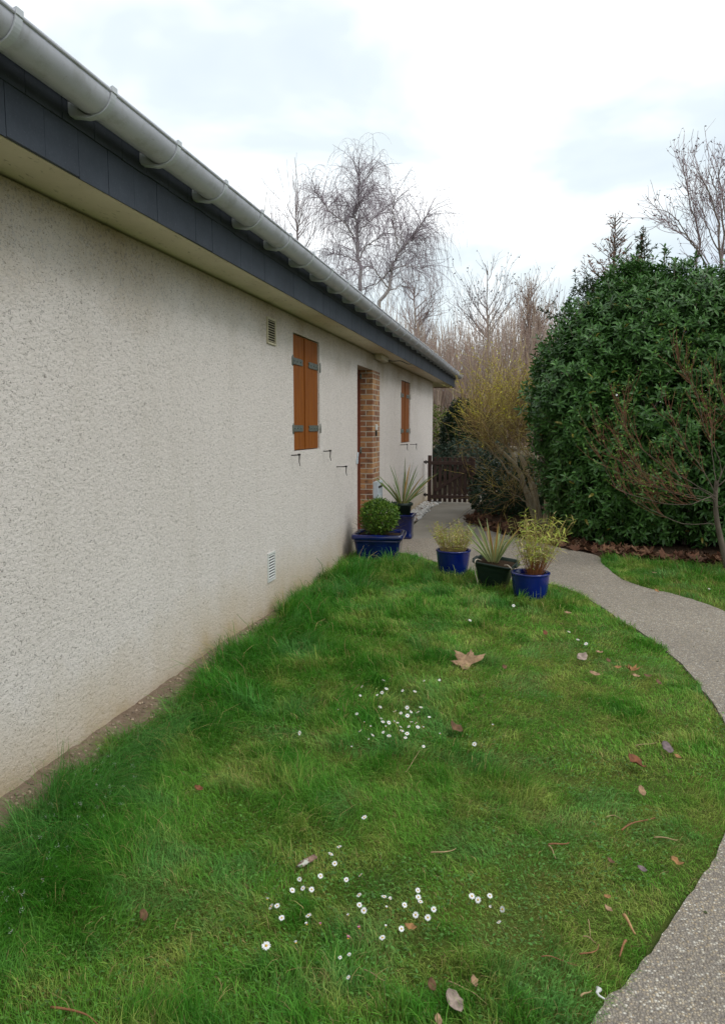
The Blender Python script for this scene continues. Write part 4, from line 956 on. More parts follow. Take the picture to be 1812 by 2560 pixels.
def merge_into(src, dst_label):
    dst = [o for o in bpy.data.objects if o.get('label') == dst_label][0]
    for ch in list(src.children):
        ch.matrix_parent_inverse = Matrix.Translation(-Vector(dst.location)); ch.parent = dst; ch.name = 'shoot_' + ch.name.split('.')[0]
    bpy.data.objects.remove(src)
merge_into(_s, 'tall yellow leaved bamboo in the right blue pot')
def phormium(loc, z0, n, L, seed, label, variegated):
    r = np.random.default_rng(seed); e = empty('flax_plant', (loc[0], loc[1], z0), label, 'plant')
    a = r.uniform(0, 6.3, n); q = r.random(n)**.7; st = np.stack([loc[0]+np.cos(a)*q*.055, loc[1]+np.sin(a)*q*.055, np.full(n, z0)], 1)
    d = np.stack([np.cos(a)*q*.72, np.sin(a)*q*.72, np.ones(n)], 1); ln = L*r.uniform(.45, 1.0, n)
    m = 9; V, F, P = strap(st, d, ln, r.uniform(.012, .023, n), np.stack([np.cos(a)*.35*q, np.sin(a)*.35*q, -.30*q], 1), m, r, .22)
    t = r.random((n, 1, 1)); green = np.array([.10, .19, .045])*(1-t)+np.array([.19, .27, .08])*t
    C = np.broadcast_to(green[:, :, None, :], (n, m, 3, 3)).copy()
    if variegated: C[:, :, [0, 2], :] = np.array([.56, .58, .30])
    else: C[:, :, [0, 2], :] = C[:, :, [0, 2], :]*.6+np.array([.24, .24, .10])*.4
    C[:, :1] = np.array([.34, .32, .13]); dead = r.random(n) < .09; C[dead] = np.array([.40, .24, .07])
    mesh_np('leaves', V, F, M_LEAF, e, C.reshape(-1, 3), True); return e
phormium((P5[0]-.02, P5[1]+.02), .48, 40, .70, 61, 'spiky green flax in the plastic pot by the doorway', False)
phormium((P2[0], P2[1]), .235, 40, .50, 62, 'cream striped flax in the leaning green pot', True)
def pot_weed():
    r = np.random.default_rng(63); p0 = gnd(1105, 1448); n = 22; st = np.tile(p0, (n, 1))+r.normal(0, .04, (n, 3))*np.array([1, .4, 0]); P = twigs(st, np.stack([r.normal(0, .3, n), r.normal(0, .3, n), np.ones(n)], 1), r.uniform(.06, .15, n), 5, r)
    e = empty('weed', tuple(p0), 'small leafy weed growing against the left blue pot', 'plant'); v, f = tubes(P, taper(.0012, .0008, n, 5)); mesh_np('stems', v, f, M_TWIG, e, np.tile([.08, .12, .05], (len(v), 1)))
    q, td, i, t = sample(P, 170, .2, 1, r); V, F = leaves(q, spread(td, r.uniform(.6, 1.4, 170), r), UP+r.normal(0, .3, (170, 3)), r.uniform(.012, .022, 170), r.uniform(.006, .011, 170), r); mesh_np('leaves', V, F, M_LEAF, e, np.repeat(np.array([.09, .15, .06])*r.uniform(.7, 1.3, (170, 1)), 8, 0))
pot_weed()

# ------------------------------------------------------------------ shrubs
def shell(ells, n, r, shrink=(.78, 1.02)):
    """points spread over the surface of a union of ellipsoids, with normals"""
    A = np.array([e[3]*e[4]+e[4]*e[5]+e[3]*e[5] for e in ells]); P = []; Nn = []
    for e, k in zip(ells, (A/A.sum()*n*1.5).astype(int)):
        c = np.array(e[:3]); rad = np.array(e[3:6]); d = unit(r.normal(0, 1, (k, 3))); s = r.uniform(*shrink, k)[:, None]
        bump_ = 1+.15*(vnoise(d[:, 0]*3+5, d[:, 1]*3+d[:, 2]*2.3, 77, 3)-.5)[:, None]*2
        p = c+d*rad*s*bump_; nn = unit(d/rad); ok = p[:, 2] > .06
        for e2 in ells:
            if e2 is e: continue
            ok &= (((p-np.array(e2[:3]))/np.array(e2[3:6]))**2).sum(1) > .66
        P.append(p[ok]); Nn.append(nn[ok])
    return np.concatenate(P), np.concatenate(Nn)
LAUREL = [(1.85, 10.95, 1.35, 1.65, 1.40, 1.60), (1.85, 11.0, 2.55, 1.45, 1.25, 1.22), (.86, 10.75, 1.95, .88, .95, 1.28), (3.2, 10.8, 2.0, 1.7, 1.5, 1.75), (1.35, 10.85, 2.95, .62, .7, .85), (1.15, 10.7, .9, .95, .95, 1.0)]
def laurel():
    r = np.random.default_rng(71); e = empty('laurel_shrub', (1.6, 10.9, 0), 'huge rounded dark green laurel beside the path', 'shrub')
    P, N = shell(LAUREL, 12500, r, (.80, 1.03)); Pi, Ni = shell(LAUREL, 5500, r, (.45, .82)); P = np.concatenate([P, Pi]); N = np.concatenate([N, Ni])
    for q, kq in zip(LAUREL, (1300, 900, 300, 1000, 300, 300)):
        dq = unit(r.normal(0, 1, (kq, 3))); P = np.concatenate([P, np.array(q[:3])+dq*np.array(q[3:6])*.78*r.random((kq, 1))**.4]); N = np.concatenate([N, dq])
    gz = P[:, 2] > .05; P, N = P[gz], N[gz]; keep = (P[:, 1] < 11.9) | (r.random(len(P)) < .35); P, N = P[keep], N[keep]; off = np.where(r.random(len(P)) < .085, r.uniform(.04, .20, len(P)), 0); P0 = P; P = P+unit(N+UP*.5)*off[:, None]; n = len(P)
    sd = unit(N*.8+UP*.55+r.normal(0, .35, (n, 3)))                      # shoot directions, up and outwards
    k = 9; idx = np.repeat(np.arange(n), k); j = np.tile(np.arange(k), n); s0 = sd[idx]; b = P[idx]-s0*(.11-.012*j)[:, None]
    az = j*2.4+r.uniform(0, 6.3, n)[idx]; u = unit(np.cross(s0, r.normal(0, 1, (n, 3))[idx])); w = np.cross(s0, u)
    op = np.clip(1.25-.085*j+r.normal(0, .15, len(j)), .25, 1.6); ld = s0*np.cos(op)[:, None]+(u*np.cos(az)[:, None]+w*np.sin(az)[:, None])*np.sin(op)[:, None]
    ld = unit(ld+np.array([0, 0, -.12])); L = r.uniform(.072, .116, len(j))*np.where(j > 6, .7, 1)
    V, F = leaves(b, ld, s0+r.normal(0, .2, s0.shape), L, L*r.uniform(.30, .40, len(j)), r, .28, .32)
    t = r.random((len(j), 1)); young = (j > 6)[:, None]
    c = np.array([.032, .092, .016])*(1-t)+np.array([.075, .170, .036])*t; c = np.where(young, c*1.35+np.array([.006, .014, .0]), c); c = np.where(r.random((len(j), 1)) < .009, np.array([.26, .22, .04]), c)
    mesh_np('foliage', V, F, M_LAUREL, e, np.repeat(c, 8, 0), True)
    # trunks and boughs
    m = 26; st = np.stack([r.uniform(.9, 3.0, m), r.uniform(10.5, 11.3, m), np.zeros(m)], 1); Pt = twigs(st, np.stack([r.normal(0, .35, m), r.normal(-.1, .3, m), np.ones(m)], 1), r.uniform(1.6, 3.0, m), 8, r, (0, 0, .1), .08); v1 = tubes(Pt, taper(.028, .008, m, 8), 5)
    p, td, i, tt = sample(Pt, 260, .25, 1, r); Pb = twigs(p, spread(td, r.uniform(.5, 1.1, 260), r), r.uniform(.4, .9, 260), 5, r)
    ins = np.zeros(len(Pb), bool)
    for q in LAUREL: ins |= (((Pb[:, -1]-np.array(q[:3]))/(np.array(q[3:6])*.84))**2).sum(1) < 1
    Pb = Pb[ins]; v2 = tubes(Pb, taper(.008, .003, len(Pb), 5), 4)
    q0 = P0[off > 0]; q1 = P[off > 0]; ss = np.stack([q0-(q1-q0)*.3, (q0+q1)/2, q1], 1); v3 = tubes(ss, taper(.005, .003, len(ss), 3), 4)
    V, F = cat([v1, v2, v3]); mesh_np('branches', V, F, M_BARK, e)
    print('laurel leaves', len(j))
laurel()
def ivy_mass(name, ells, n, L, label, catg, seed, c0, c1, zmin=.05, parts=True, mat=None, wr=.85):
    r = np.random.default_rng(seed); c = np.mean([e[:3] for e in ells], 0); e = empty(name, (c[0], c[1], 0), label, catg)
    P, N = shell(ells, n, r, (.80, 1.05)); P = P[:]; n = len(P)
    ld = unit(N*.5+UP*-.35+r.normal(0, .55, (n, 3))); V, F = leaves(P, ld, N+r.normal(0, .4, (n, 3)), r.uniform(.7, 1.2, n)*L, r.uniform(.7, 1.1, n)*L*wr, r, .2, .3)
    t = r.random((n, 1)); col = np.array(c0)*(1-t)+np.array(c1)*t; mesh_np('foliage', V, F, mat or M_LEAF, e, np.repeat(col, 8, 0))
    m = 40; st = np.stack([c[0]+r.normal(0, .2, m), c[1]+r.normal(0, .15, m), np.zeros(m)], 1); H = max(x[2]+x[5]*.6 for x in ells)
    Pt = twigs(st, np.stack([r.normal(0, .3, m), r.normal(0, .3, m), np.ones(m)], 1), r.uniform(.5, 1, m)*H, 6, r); v, f = tubes(Pt, taper(.012, .004, m, 6), 4); mesh_np('stems', v, f, M_TWIG, e, np.tile([.09, .065, .04], (len(v), 1)))
ivy_mass('ivy_bush', [(-.36, 13.6, .40, .62, .75, .58), (-.10, 13.9, .55, .70, .8, .48), (.25, 13.4, .35, .6, .6, .5)], 9000, .055, 'dark ivy bush crowding the right side of the gate', 'bush', 81, (.010, .035, .012), (.024, .062, .022), mat=M_LAUREL)
ivy_mass('evergreen_shrub', [(-1.6, 18.6, 1.35, .50, .5, .85), (-1.15, 18.7, 1.2, .62, .5, .70), (-1.5, 18.5, 1.85, .36, .35, .42)], 9500, .06, 'dark narrow evergreen rising behind the gate', 'shrub', 82, (.012, .034, .012), (.028, .060, .020))
ivy_mass('hedge', [(-2.6, 20.0, .9, .95, .6, 1.25), (-3.6, 20.2, .9, 1.0, .6, 1.2)], 6500, .055, 'yellow green hedge seen past the house corner', 'hedge', 83, (.06, .11, .018), (.20, .23, .03))
ivy_mass('ivy_drape', [(-1.35, 17.5, .86, .75, .34, .42), (-.75, 17.5, .95, .4, .30, .32), (-1.95, 17.5, .75, .4, .30, .4)], 4200, .06, 'grey green ivy spilling over the garden wall behind the gate', 'ivy', 84, (.030, .055, .035), (.060, .09, .06))

def curve_px(pts, Y, jit, r, n=4):
    """polyline traced over the site photograph, each limb with its own depth"""
    ys = np.linspace(Y, Y+jit, len(pts)); return smooth_line([at(px, py, yy) for (px, py), yy in zip(pts, ys)], n)
def forsythia():
    r = np.random.default_rng(91); e = empty('forsythia_bush', (.22, 12.3, 0), 'leaning many stemmed bush with bare ochre twigs and a few yellow flowers', 'bush')
    Z = lambda u, v: (1050+u/4.64, 1000+v/4.64)
    limbs = [([(1340, 1430), (1200, 980), (1130, 800), (900, 560), (740, 430), (700, 300)], -.3, .022), ([(1360, 1430), (1230, 1000), (1150, 830), (1080, 640), (960, 480), (880, 200)], .3, .020),
             ([(1400, 1420), (1330, 1050), (1220, 820), (1150, 650), (1130, 350), (1100, 50)], .1, .020), ([(1460, 1400), (1480, 930), (1300, 700), (1200, 580), (1150, 480), (1210, 400), (1250, 150)], .5, .013),
             ([(1425, 1400), (1450, 1100), (1400, 970), (1340, 780), (1250, 500), (1240, 200)], .6, .011), ([(1350, 1430), (1180, 1010), (1000, 810), (820, 560), (640, 350)], -.5, .010), ([(1345, 1430), (1260, 1250), (1150, 1130), (1070, 1090)], -.3, .008), ([(1380, 1425), (1260, 900), (1150, 600), (1000, 300), (900, 50)], .8, .014), ([(1420, 1425), (1360, 1200), (1330, 1030), (1380, 860)], -.2, .006)]
    parts = []; allP = []
    for pts, jit, rad in limbs:
        C = curve_px([Z(*q) for q in pts], 12.3, jit, r, 4); C[0, 2] = min(C[0, 2], .0); C[0, 2] = 0
        mm = 14; ii = np.linspace(0, len(C)-1, mm); C = np.stack([np.interp(ii, np.arange(len(C)), C[:, a]) for a in range(3)], 1)[None]; C[:, 1:] += r.normal(0, .010, C[:, 1:].shape)
        parts.append(tubes(C, taper(rad*2.0, rad*.7, 1, mm), 6)); allP.append(C)
    V, F = cat(parts); mesh_np('trunks', V, F, M_FBARK, e, None, True)
    A = np.concatenate(allP); n = 330; p, d, i, t = sample(A, n, .62, 1, r)
    P1_ = twigs(p, unit(d*.6+UP*.6+r.normal(0, .60, (n, 3))), r.uniform(.4, 1.1, n), 8, r, (0, 0, .15), .17); P1_ = P1_[(P1_[:, -1, 0] > -1.15) & (P1_[:, -1, 2] < 3.0)]; n = len(P1_)
    n2 = 1900; p2, d2, i, t = sample(P1_, n2, .1, 1, r); P2_ = twigs(p2, unit(spread(d2, r.uniform(.4, 1.3, n2), r)+UP*.15), r.uniform(.15, .6, n2), 5, r, (0, 0, .15), .16); P2_ = P2_[P2_[:, -1, 0] > -1.3]; n2 = len(P2_)
    v1 = tubes(P1_, taper(.0055, .0022, n, 8)); v2 = tubes(P2_, taper(.0030, .0016, n2, 5)); V, F = cat([v1, v2])
    col = np.concatenate([np.tile([.24, .165, .085], (len(v1[0]), 1)), np.repeat(np.array([[.30, .21, .09], [.50, .36, .12], [.58, .48, .15]])[r.integers(0, 3, n2)], 15, 0)])*r.uniform(.7, 1.25, (len(V), 1)); mesh_np('twigs', V, F, M_TWIG, e, col)
    n3 = 4200; p3, d3, i, t = sample(P2_, n3, .3, 1, r); k = (p3[:, 2] > 1.7) | (r.random(len(p3)) < .12); p3, d3 = p3[k], d3[k]; n3 = len(p3)
    V, F = leaves(p3, unit(d3+r.normal(0, .8, (n3, 3))), UP+r.normal(0, .5, (n3, 3)), r.uniform(.018, .042, n3), r.uniform(.010, .022, n3), r)
    mesh_np('flowers', V, F, M_LEAF, e, np.repeat(np.array([.55, .50, .03])*r.uniform(.6, 1.3, (n3, 1)), 8, 0))
forsythia()
def budding_tree():
    r = np.random.default_rng(95); e = empty('budding_tree', (2.13, 8.67, 0), 'small bare tree with red twigs and fresh green buds at the right edge', 'tree')
    Z = lambda u, v: (1150+u/2.453, 900+v/2.453)
    tr = curve_px([Z(1640, 1290), Z(1600, 1120), Z(1575, 1000), Z(1562, 880), Z(1570, 740)], 8.67, .05, r, 4); tr[0, 2] = 0
    parts = [tubes(tr[None], taper(.034, .022, 1, len(tr)), 8)]
    limbs = [([(1562, 900), (1530, 840), (1400, 890), (1200, 870), (980, 800), (900, 690), (860, 600)], -.5, .011), ([(1575, 1010), (1350, 1000), (1170, 920), (1040, 850), (960, 760)], .2, .010), ([(1562, 860), (1480, 800), (1300, 760), (1120, 690), (1000, 560), (960, 480)], -.2, .011),
             ([(1565, 840), (1430, 760), (1250, 650), (1090, 520), (1010, 400), (1000, 280)], -.4, .010), ([(1568, 820), (1500, 700), (1400, 560), (1320, 420), (1270, 270)], .2, .011), ([(1568, 800), (1600, 640), (1500, 420), (1440, 180), (1350, 60), (1335, 0)], -.1, .009),
             ([(1570, 760), (1640, 600), (1660, 400), (1590, 200), (1540, 120)], .1, .010), ([(1570, 780), (1700, 650), (1850, 500), (1900, 300)], .2, .012), ([(1575, 900), (1750, 820), (1900, 780)], -.3, .011), ([(1562, 870), (1450, 850), (1250, 800), (1060, 740), (930, 660)], -.7, .008), ([(1570, 770), (1540, 560), (1530, 380), (1490, 260)], .4, .009), ([(1565, 850), (1350, 820), (1180, 760), (900, 560), (850, 490)], .1, .008)]
    allP = []
    for pts, jit, rad in limbs:
        C = curve_px([Z(*q) for q in pts], 8.69, jit, r, 4); mm = 14; ii = np.linspace(0, len(C)-1, mm); C = np.stack([np.interp(ii, np.arange(len(C)), C[:, a]) for a in range(3)], 1)[None]; C[:, 1:] += r.normal(0, .006, C[:, 1:].shape)
        parts.append(tubes(C, taper(rad*.58, rad*.18, 1, mm), 5)); allP.append(C)
    V, F = cat(parts); mesh_np('trunk', V, F, M_DBARK, e, None, True)
    A = np.concatenate(allP); n = 260; p, d, i, t = sample(A, n, .25, 1, r); P1_ = twigs(p, unit(spread(d, r.uniform(.2, .8, n), r)+UP*.35), r.uniform(.15, .5, n), 6, r, (0, 0, .35), .08)
    n2 = 260; p2, d2, i, t = sample(P1_, n2, .2, .9, r); P2_ = twigs(p2, unit(spread(d2, r.uniform(.3, .8, n2), r)+UP*.25), r.uniform(.06, .2, n2), 4, r, (0, 0, .25), .08)
    v1 = tubes(P1_, taper(.0032, .0016, n, 6)); v2 = tubes(P2_, taper(.0022, .0013, n2, 4)); V, F = cat([v1, v2]); mesh_np('twig_sprays', V, F, M_TWIG, e, np.tile([.17, .078, .045], (len(V), 1))*r.uniform(.7, 1.25, (len(V), 1)))
    tips = np.concatenate([P1_[:, -1], P2_[:, -1], A[:, -1]]); kk = 4; q = np.repeat(tips, kk, 0)+r.normal(0, .006, (len(tips)*kk, 3)); keep = r.random(len(q)) < .62; q = q[keep]
    V, F = leaves(q, unit(r.normal(0, .7, q.shape)+UP*.6), r.normal(0, 1, q.shape), r.uniform(.014, .030, len(q)), r.uniform(.009, .015, len(q)), r); mesh_np('buds', V, F, M_LEAF, e, np.repeat(np.array([.13, .24, .03])*r.uniform(.7, 1.3, (len(q), 1)), 8, 0))
budding_tree()
def leaf_litter():
    r = np.random.default_rng(97); rng = np.random.default_rng(98); n = 430; line = smooth_line([(-.95, 12.7), (-.72, 11.7), (-.2, 10.85), (.35, 10.1), (.85, 9.5), (1.5, 9.15), (2.3, 8.95), (3.4, 8.75)], 10)
    t = r.random(n)*(len(line)-1); i = t.astype(int); u = (t-i)[:, None]; c = line[i]*(1-u)+line[np.minimum(i+1, len(line)-1)]*u; c = c+np.abs(r.normal(0, .27, (n, 1)))*np.array([[.55, .83]])+r.normal(0, .05, (n, 2))-np.array([[.03, .05]])
    out = np.abs(r.normal(0, 1, n)) > 2.1; V = []; F = []; C = []; b = 0
    for k in range(n):
        P = lobed(rng, 5, rng.uniform(.5, .8)); s = r.uniform(.06, .125); B = curl(P, s, rng, r.uniform(.2, .9)); m = len(B); ctr = B.mean(0)*np.array([1, 1, .1])
        v = np.concatenate([B, [ctr]]); M = np.array(Matrix.Rotation(r.uniform(0, 6.3), 3, 'Z') @ Matrix.Rotation(r.normal(0, .35), 3, 'X') @ Matrix.Rotation(r.normal(0, .3), 3, 'Y'))
        v = v@M.T; v[:, 2] += max(0, -v[:, 2].min()*.6)+r.uniform(.006, .05); v[:, :2] += c[k]; V.append(v)
        F += [(b+q, b+(q+1) % m, b+m) for q in range(m)]; b += m+1
        C.append(np.tile(np.array([[.23, .115, .065], [.17, .075, .045], [.31, .18, .11], [.11, .055, .035]])[r.integers(0, 4)]*r.uniform(.7, 1.25), (m+1, 1)))
    tag(mesh_np('leaf_litter', np.concatenate(V), np.array(F), M_DEAD, None, np.concatenate(C)), 'drift of brown dead plane leaves along the shrub bed', 'leaf litter', None, 'stuff')
leaf_litter()

def path_debris():
    r = np.random.default_rng(99); n = 900; x = r.uniform(-2, 2.2, n); y = r.uniform(1, 10.4, n); k = inpoly(x, y, PATH) & ((dist_poly(x, y, PATH) < .10) | (r.random(n) < .22)); x, y = x[k], y[k]; n = len(x); a = r.uniform(0, 6.3, n)
    V, F = leaves(np.stack([x, y, np.full(n, .017)], 1), np.stack([np.cos(a), np.sin(a), r.uniform(0, .2, n)], 1), UP+r.normal(0, .2, (n, 3)), r.uniform(.008, .032, n), r.uniform(.004, .014, n), r); c = np.array([[.30, .20, .11], [.17, .10, .06], [.42, .34, .22], [.07, .10, .03]])[r.integers(0, 4, n)]*r.uniform(.7, 1.2, (n, 1))
    tag(mesh_np('path_debris', V, F, M_DEAD, None, np.repeat(c, 8, 0)), 'bits of dead leaf and grass scattered over the path', 'debris', None, 'stuff')
path_debris()
# ------------------------------------------------------------------ trees behind
def birch():
    r = np.random.default_rng(101); Z = lambda u, v: (640+u/3.248, 400+v/3.248)
    def build(name, label, limbs, Y, nd, seed, base):
        r = np.random.default_rng(seed); e = empty(name, base, label, 'tree'); parts = []; allP = []
        for pts, jit, r0, r1 in limbs:
            C = curve_px([Z(*q) for q in pts], Y, jit, r, 4)
            if r0 > .12: C = np.concatenate([[[base[0], base[1], 0], [base[0]*.6+C[0, 0]*.4, base[1]*.6+C[0, 1]*.4, C[0, 2]*.5]], C])
            mm = 18; ii = np.linspace(0, len(C)-1, mm); C = np.stack([np.interp(ii, np.arange(len(C)), C[:, a]) for a in range(3)], 1)[None]; C[:, 1:-1] += r.normal(0, .03, C[:, 1:-1].shape)
            parts.append(tubes(C, taper(r0*.58, r1*.65, 1, mm), 6)); allP.append(C)
        V, F = cat(parts); mesh_np('trunk', V, F, M_BIRCH, e, None, True)
        A = np.concatenate(allP); n = int(nd*.30); p, d, i, t = sample(A, n, .25, 1, r); P1_ = twigs(p, unit(spread(d, r.uniform(.4, 1.0, n), r)+UP*.35), r.uniform(.5, 1.7, n), 7, r, (0, 0, -.5), .12)
        n2 = nd; pool = P1_; p2, d2, i, t = sample(pool, n2, .15, 1, r); P2_ = twigs(p2, unit(d2*.5+r.normal(0, .45, (n2, 3))+UP*-.1), r.uniform(.5, 2.0, n2)*.85, 8, r, (0, 0, -2.6), .10)
        n3 = int(nd*1.6); p3, d3, i, t = sample(P2_, n3, .1, .9, r); P3_ = twigs(p3, unit(d3+r.normal(0, .5, (n3, 3))), r.uniform(.2, .6, n3), 4, r, (0, 0, -1.3), .1)
        v1 = tubes(P1_, taper(.012, .005, n, 7)); v2 = tubes(P2_, taper(.0050, .0030, n2, 8)); v3 = tubes(P3_, taper(.0030, .0024, n3, 4)); V, F = cat([v1, v2, v3]); col = np.tile([.31, .255, .285], (len(V), 1))*r.uniform(.75, 1.25, (len(V), 1)); mesh_np('weeping_sprays', V, F, M_TWIG, e, col)
    main = [([(850, 1050), (845, 900), (820, 750), (815, 560), (800, 430), (830, 340), (845, 200), (840, 90)], 0, .17, .03), ([(810, 640), (740, 530), (600, 420), (520, 300), (470, 255)], -1.5, .06, .02), ([(830, 590), (930, 490), (1050, 400)], 1.2, .055, .02), ([(845, 830), (880, 720), (1000, 620), (1060, 590)], -1.4, .06, .02), ([(820, 820), (680, 760), (590, 770)], 1.3, .055, .018), ([(800, 430), (720, 350), (640, 330)], .8, .04, .015), ([(825, 380), (900, 290), (950, 230)], -.9, .04, .015), ([(840, 250), (900, 140), (945, 60)], .4, .03, .012), ([(835, 700), (760, 600), (745, 480)], .9, .04, .015), ([(848, 960), (760, 880), (700, 930)], -1., .04, .015)]
    build('birch_tree', 'tall weeping birch with a single white trunk above the roof', main, 32, 1400, 102, (*at(*Z(855, 1100), 32)[:2], 0))
    sec = [([(985, 1160), (1080, 1040), (1090, 900), (1130, 800), (1210, 690), (1290, 590), (1400, 430)], .4, .15, .03), ([(1165, 720), (1120, 560), (1110, 470), (1130, 250)], -1, .06, .02), ([(1080, 1040), (1010, 960), (930, 870), (870, 880)], -1.2, .06, .02), ([(1210, 680), (1290, 640), (1380, 640)], 1.2, .045, .015), ([(1080, 1050), (1200, 1025), (1250, 1040)], 1, .05, .02), ([(1090, 890), (1000, 990), (870, 1050)], 1.2, .06, .02), ([(1100, 880), (1230, 860), (1340, 880)], -1, .045, .015), ([(1130, 800), (1240, 740), (1330, 800)], .6, .04, .015), ([(1210, 690), (1170, 560), (1200, 480)], .7, .04, .015), ([(1290, 600), (1330, 540), (1330, 470)], -.6, .03, .012)]
    build('birch_tree', 'leaning grey birch with forked crown, right of the white trunked one', sec, 30, 950, 103, (*at(*Z(960, 1200), 30)[:2], 0))
birch()
def bare_tree(label, base_px, top_px, Y, spreadx, seed, n1=34, n2=420, n3=1400, rad=.10, col=(.16, .12, .11), vase=.5, seeds=False, gcol=None, tw=(.009, .005), first=.25, group=None, len1=.42):
    r = np.random.default_rng(seed); b = at(*base_px, Y); tp = at(*top_px, Y); H = tp[2]; e = empty('bare_tree', (b[0], b[1], 0), label, 'tree', group)
    k = 12; tr = np.stack([np.linspace(b[0], tp[0], k), np.full(k, b[1]), np.linspace(0, H, k)], 1); tr[1:-1] += r.normal(0, H*.006, (k-2, 3)); tr = tr[None]
    p, d, i, t = sample(tr, n1, first, .96, r); a = r.uniform(0, 6.3, n1); dd = unit(UP*vase+np.stack([np.cos(a), np.sin(a), 0*a], 1)*(1-vase*.5)); L = H*len1*(1.15-t)*r.uniform(.7, 1.2, n1)*spreadx
    P1_ = twigs(p, dd, L, 9, r, (0, 0, .55), .07); p2, d2, i, t2 = sample(P1_, n2, .15, 1, r); P2_ = twigs(p2, unit(spread(d2, r.uniform(.3, .8, n2), r)+UP*.2), H*r.uniform(.05, .17, n2), 6, r, (0, 0, .3), .1)
    p3, d3, i, t3 = sample(P2_, n3, .1, 1, r); P3_ = twigs(p3, unit(spread(d3, r.uniform(.3, .9, n3), r)+UP*.1), H*r.uniform(.02, .07, n3), 4, r, (0, 0, .2), .1)
    mesh_np('trunk', *tubes(tr, taper(rad, rad*.12, 1, k), 7), M_BARK, e, None, True)
    V, F = cat([tubes(P1_, taper(rad*.35, tw[0], n1, 9), 4), tubes(P2_, taper(tw[0], tw[1], n2, 6)), tubes(P3_, taper(tw[1], tw[1]*.7, n3, 4))]); mesh_np('branches', V, F, M_TWIG, e, np.tile(np.array(col), (len(V), 1))*r.uniform(.75, 1.25, (len(V), 1)))
    if seeds:
        m = int(n3*.55); q, dq, i, t = sample(P3_, m, .6, 1, r); V, F = leaves(q, unit(r.normal(0, 1, (m, 3))-UP*.4), r.normal(0, 1, (m, 3)), H*r.uniform(.006, .013, m), H*r.uniform(.004, .008, m), r); mesh_np('seed_sprays', V, F, M_DEAD, e, np.repeat(np.array(gcol or (.16, .10, .09))*r.uniform(.7, 1.3, (m, 1)), 8, 0))
    return e
s = 1.11579
bare_tree('thin bare tree with one long leader rising behind the roof', (690*s, 1000*s), (660*s, 352*s), 33, .75, 111, 26, 200, 600, .065, (.34, .28, .28), vase=.7, len1=.30, first=.3)
bare_tree('short bare tree half hidden by the roof, left of the thin leader', (600*s, 1000*s), (598*s, 430*s), 36, .75, 112, 22, 200, 600, .08, (.34, .28, .28), vase=.6, len1=.30, first=.3)
bare_tree('small fan shaped bare tree standing above the thicket', (1092*s, 1000*s), (1092*s, 596*s), 34, .80, 113, 30, 230, 520, .09, (.34, .30, .30), vase=.55, len1=.50, first=.42, seeds=True, gcol=(.17, .15, .17))
def seed_tree():
    r = np.random.default_rng(114); Z = lambda u, v: (1206+u/2.68, 300+v/2.68); Y = 16.0; b = at(*Z(1560, 1500), Y)
    e = empty('bare_tree', (b[0], b[1], 0), 'bare tree with dark seed clusters behind the laurel', 'tree'); parts = []; allP = []
    limbs = [([(1520, 1150), (1430, 1000), (1455, 800), (1400, 620), (1345, 330)], .4, .045, .012), ([(1560, 1200), (1600, 1050), (1580, 760), (1530, 520), (1440, 350)], -.4, .05, .012), ([(1600, 1000), (1610, 700), (1560, 480), (1510, 330)], .3, .035, .01), ([(1620, 900), (1640, 750), (1600, 500), (1570, 300)], -.2, .03, .01),
             ([(1500, 1050), (1480, 950), (1380, 800), (1280, 640), (1150, 600)], .6, .028, .008), ([(1450, 900), (1420, 850), (1300, 720), (1190, 680)], -.5, .022, .007), ([(1520, 1050), (1500, 940), (1340, 770), (1210, 700)], .2, .022, .007), ([(1580, 1150), (1700, 850), (1720, 550), (1700, 330)], .5, .045, .01), ([(1585, 900), (1480, 640), (1470, 430)], .5, .022, .008), ([(1640, 1000), (1850, 700), (1950, 300)], -.3, .04, .01)]
    for k, (pts, jit, r0, r1) in enumerate(limbs):
        C = curve_px([Z(*q) for q in pts], Y, jit, r, 4)
        if r0 > .04: C = np.concatenate([[[b[0], b[1], 0], [b[0]*.5+C[0, 0]*.5, (b[1]+C[0, 1])/2, C[0, 2]*.55]], C])
        mm = 16; ii = np.linspace(0, len(C)-1, mm); C = np.stack([np.interp(ii, np.arange(len(C)), C[:, a]) for a in range(3)], 1)[None]; C[:, 1:-1] += r.normal(0, .012, C[:, 1:-1].shape); parts.append(tubes(C, taper(r0*.7, r1*.7, 1, mm), 5)); allP.append(C)
    V, F = cat(parts); mesh_np('trunk', V, F, M_BARK, e, None, True)
    A = np.concatenate(allP); n = 210; p, d, i, t = sample(A, n, .3, 1, r); P1_ = twigs(p, unit(spread(d, r.uniform(.3, .9, n), r)+UP*.2), r.uniform(.3, .95, n), 7, r, (0, 0, .25), .10)
    n2 = 650; p2, d2, i, t = sample(P1_, n2, .15, 1, r); P2_ = twigs(p2, spread(d2, r.uniform(.3, .9, n2), r), r.uniform(.12, .45, n2), 5, r, (0, 0, .2), .12)
    V, F = cat([tubes(P1_, taper(.0065, .0035, n, 7)), tubes(P2_, taper(.0038, .0024, n2, 5))]); mesh_np('branches', V, F, M_TWIG, e, np.tile([.36, .28, .285], (len(V), 1))*r.uniform(.8, 1.2, (len(V), 1)))
    m = 900; q, dq, i, t = sample(P2_, m, .5, 1, r); V, F = leaves(q, unit(r.normal(0, 1, (m, 3))-UP*.4), r.normal(0, 1, (m, 3)), r.uniform(.03, .06, m), r.uniform(.015, .03, m), r); mesh_np('seed_sprays', V, F, M_DEAD, e, np.repeat(np.array([.15, .10, .12])*r.uniform(.7, 1.3, (m, 1)), 8, 0))
seed_tree()
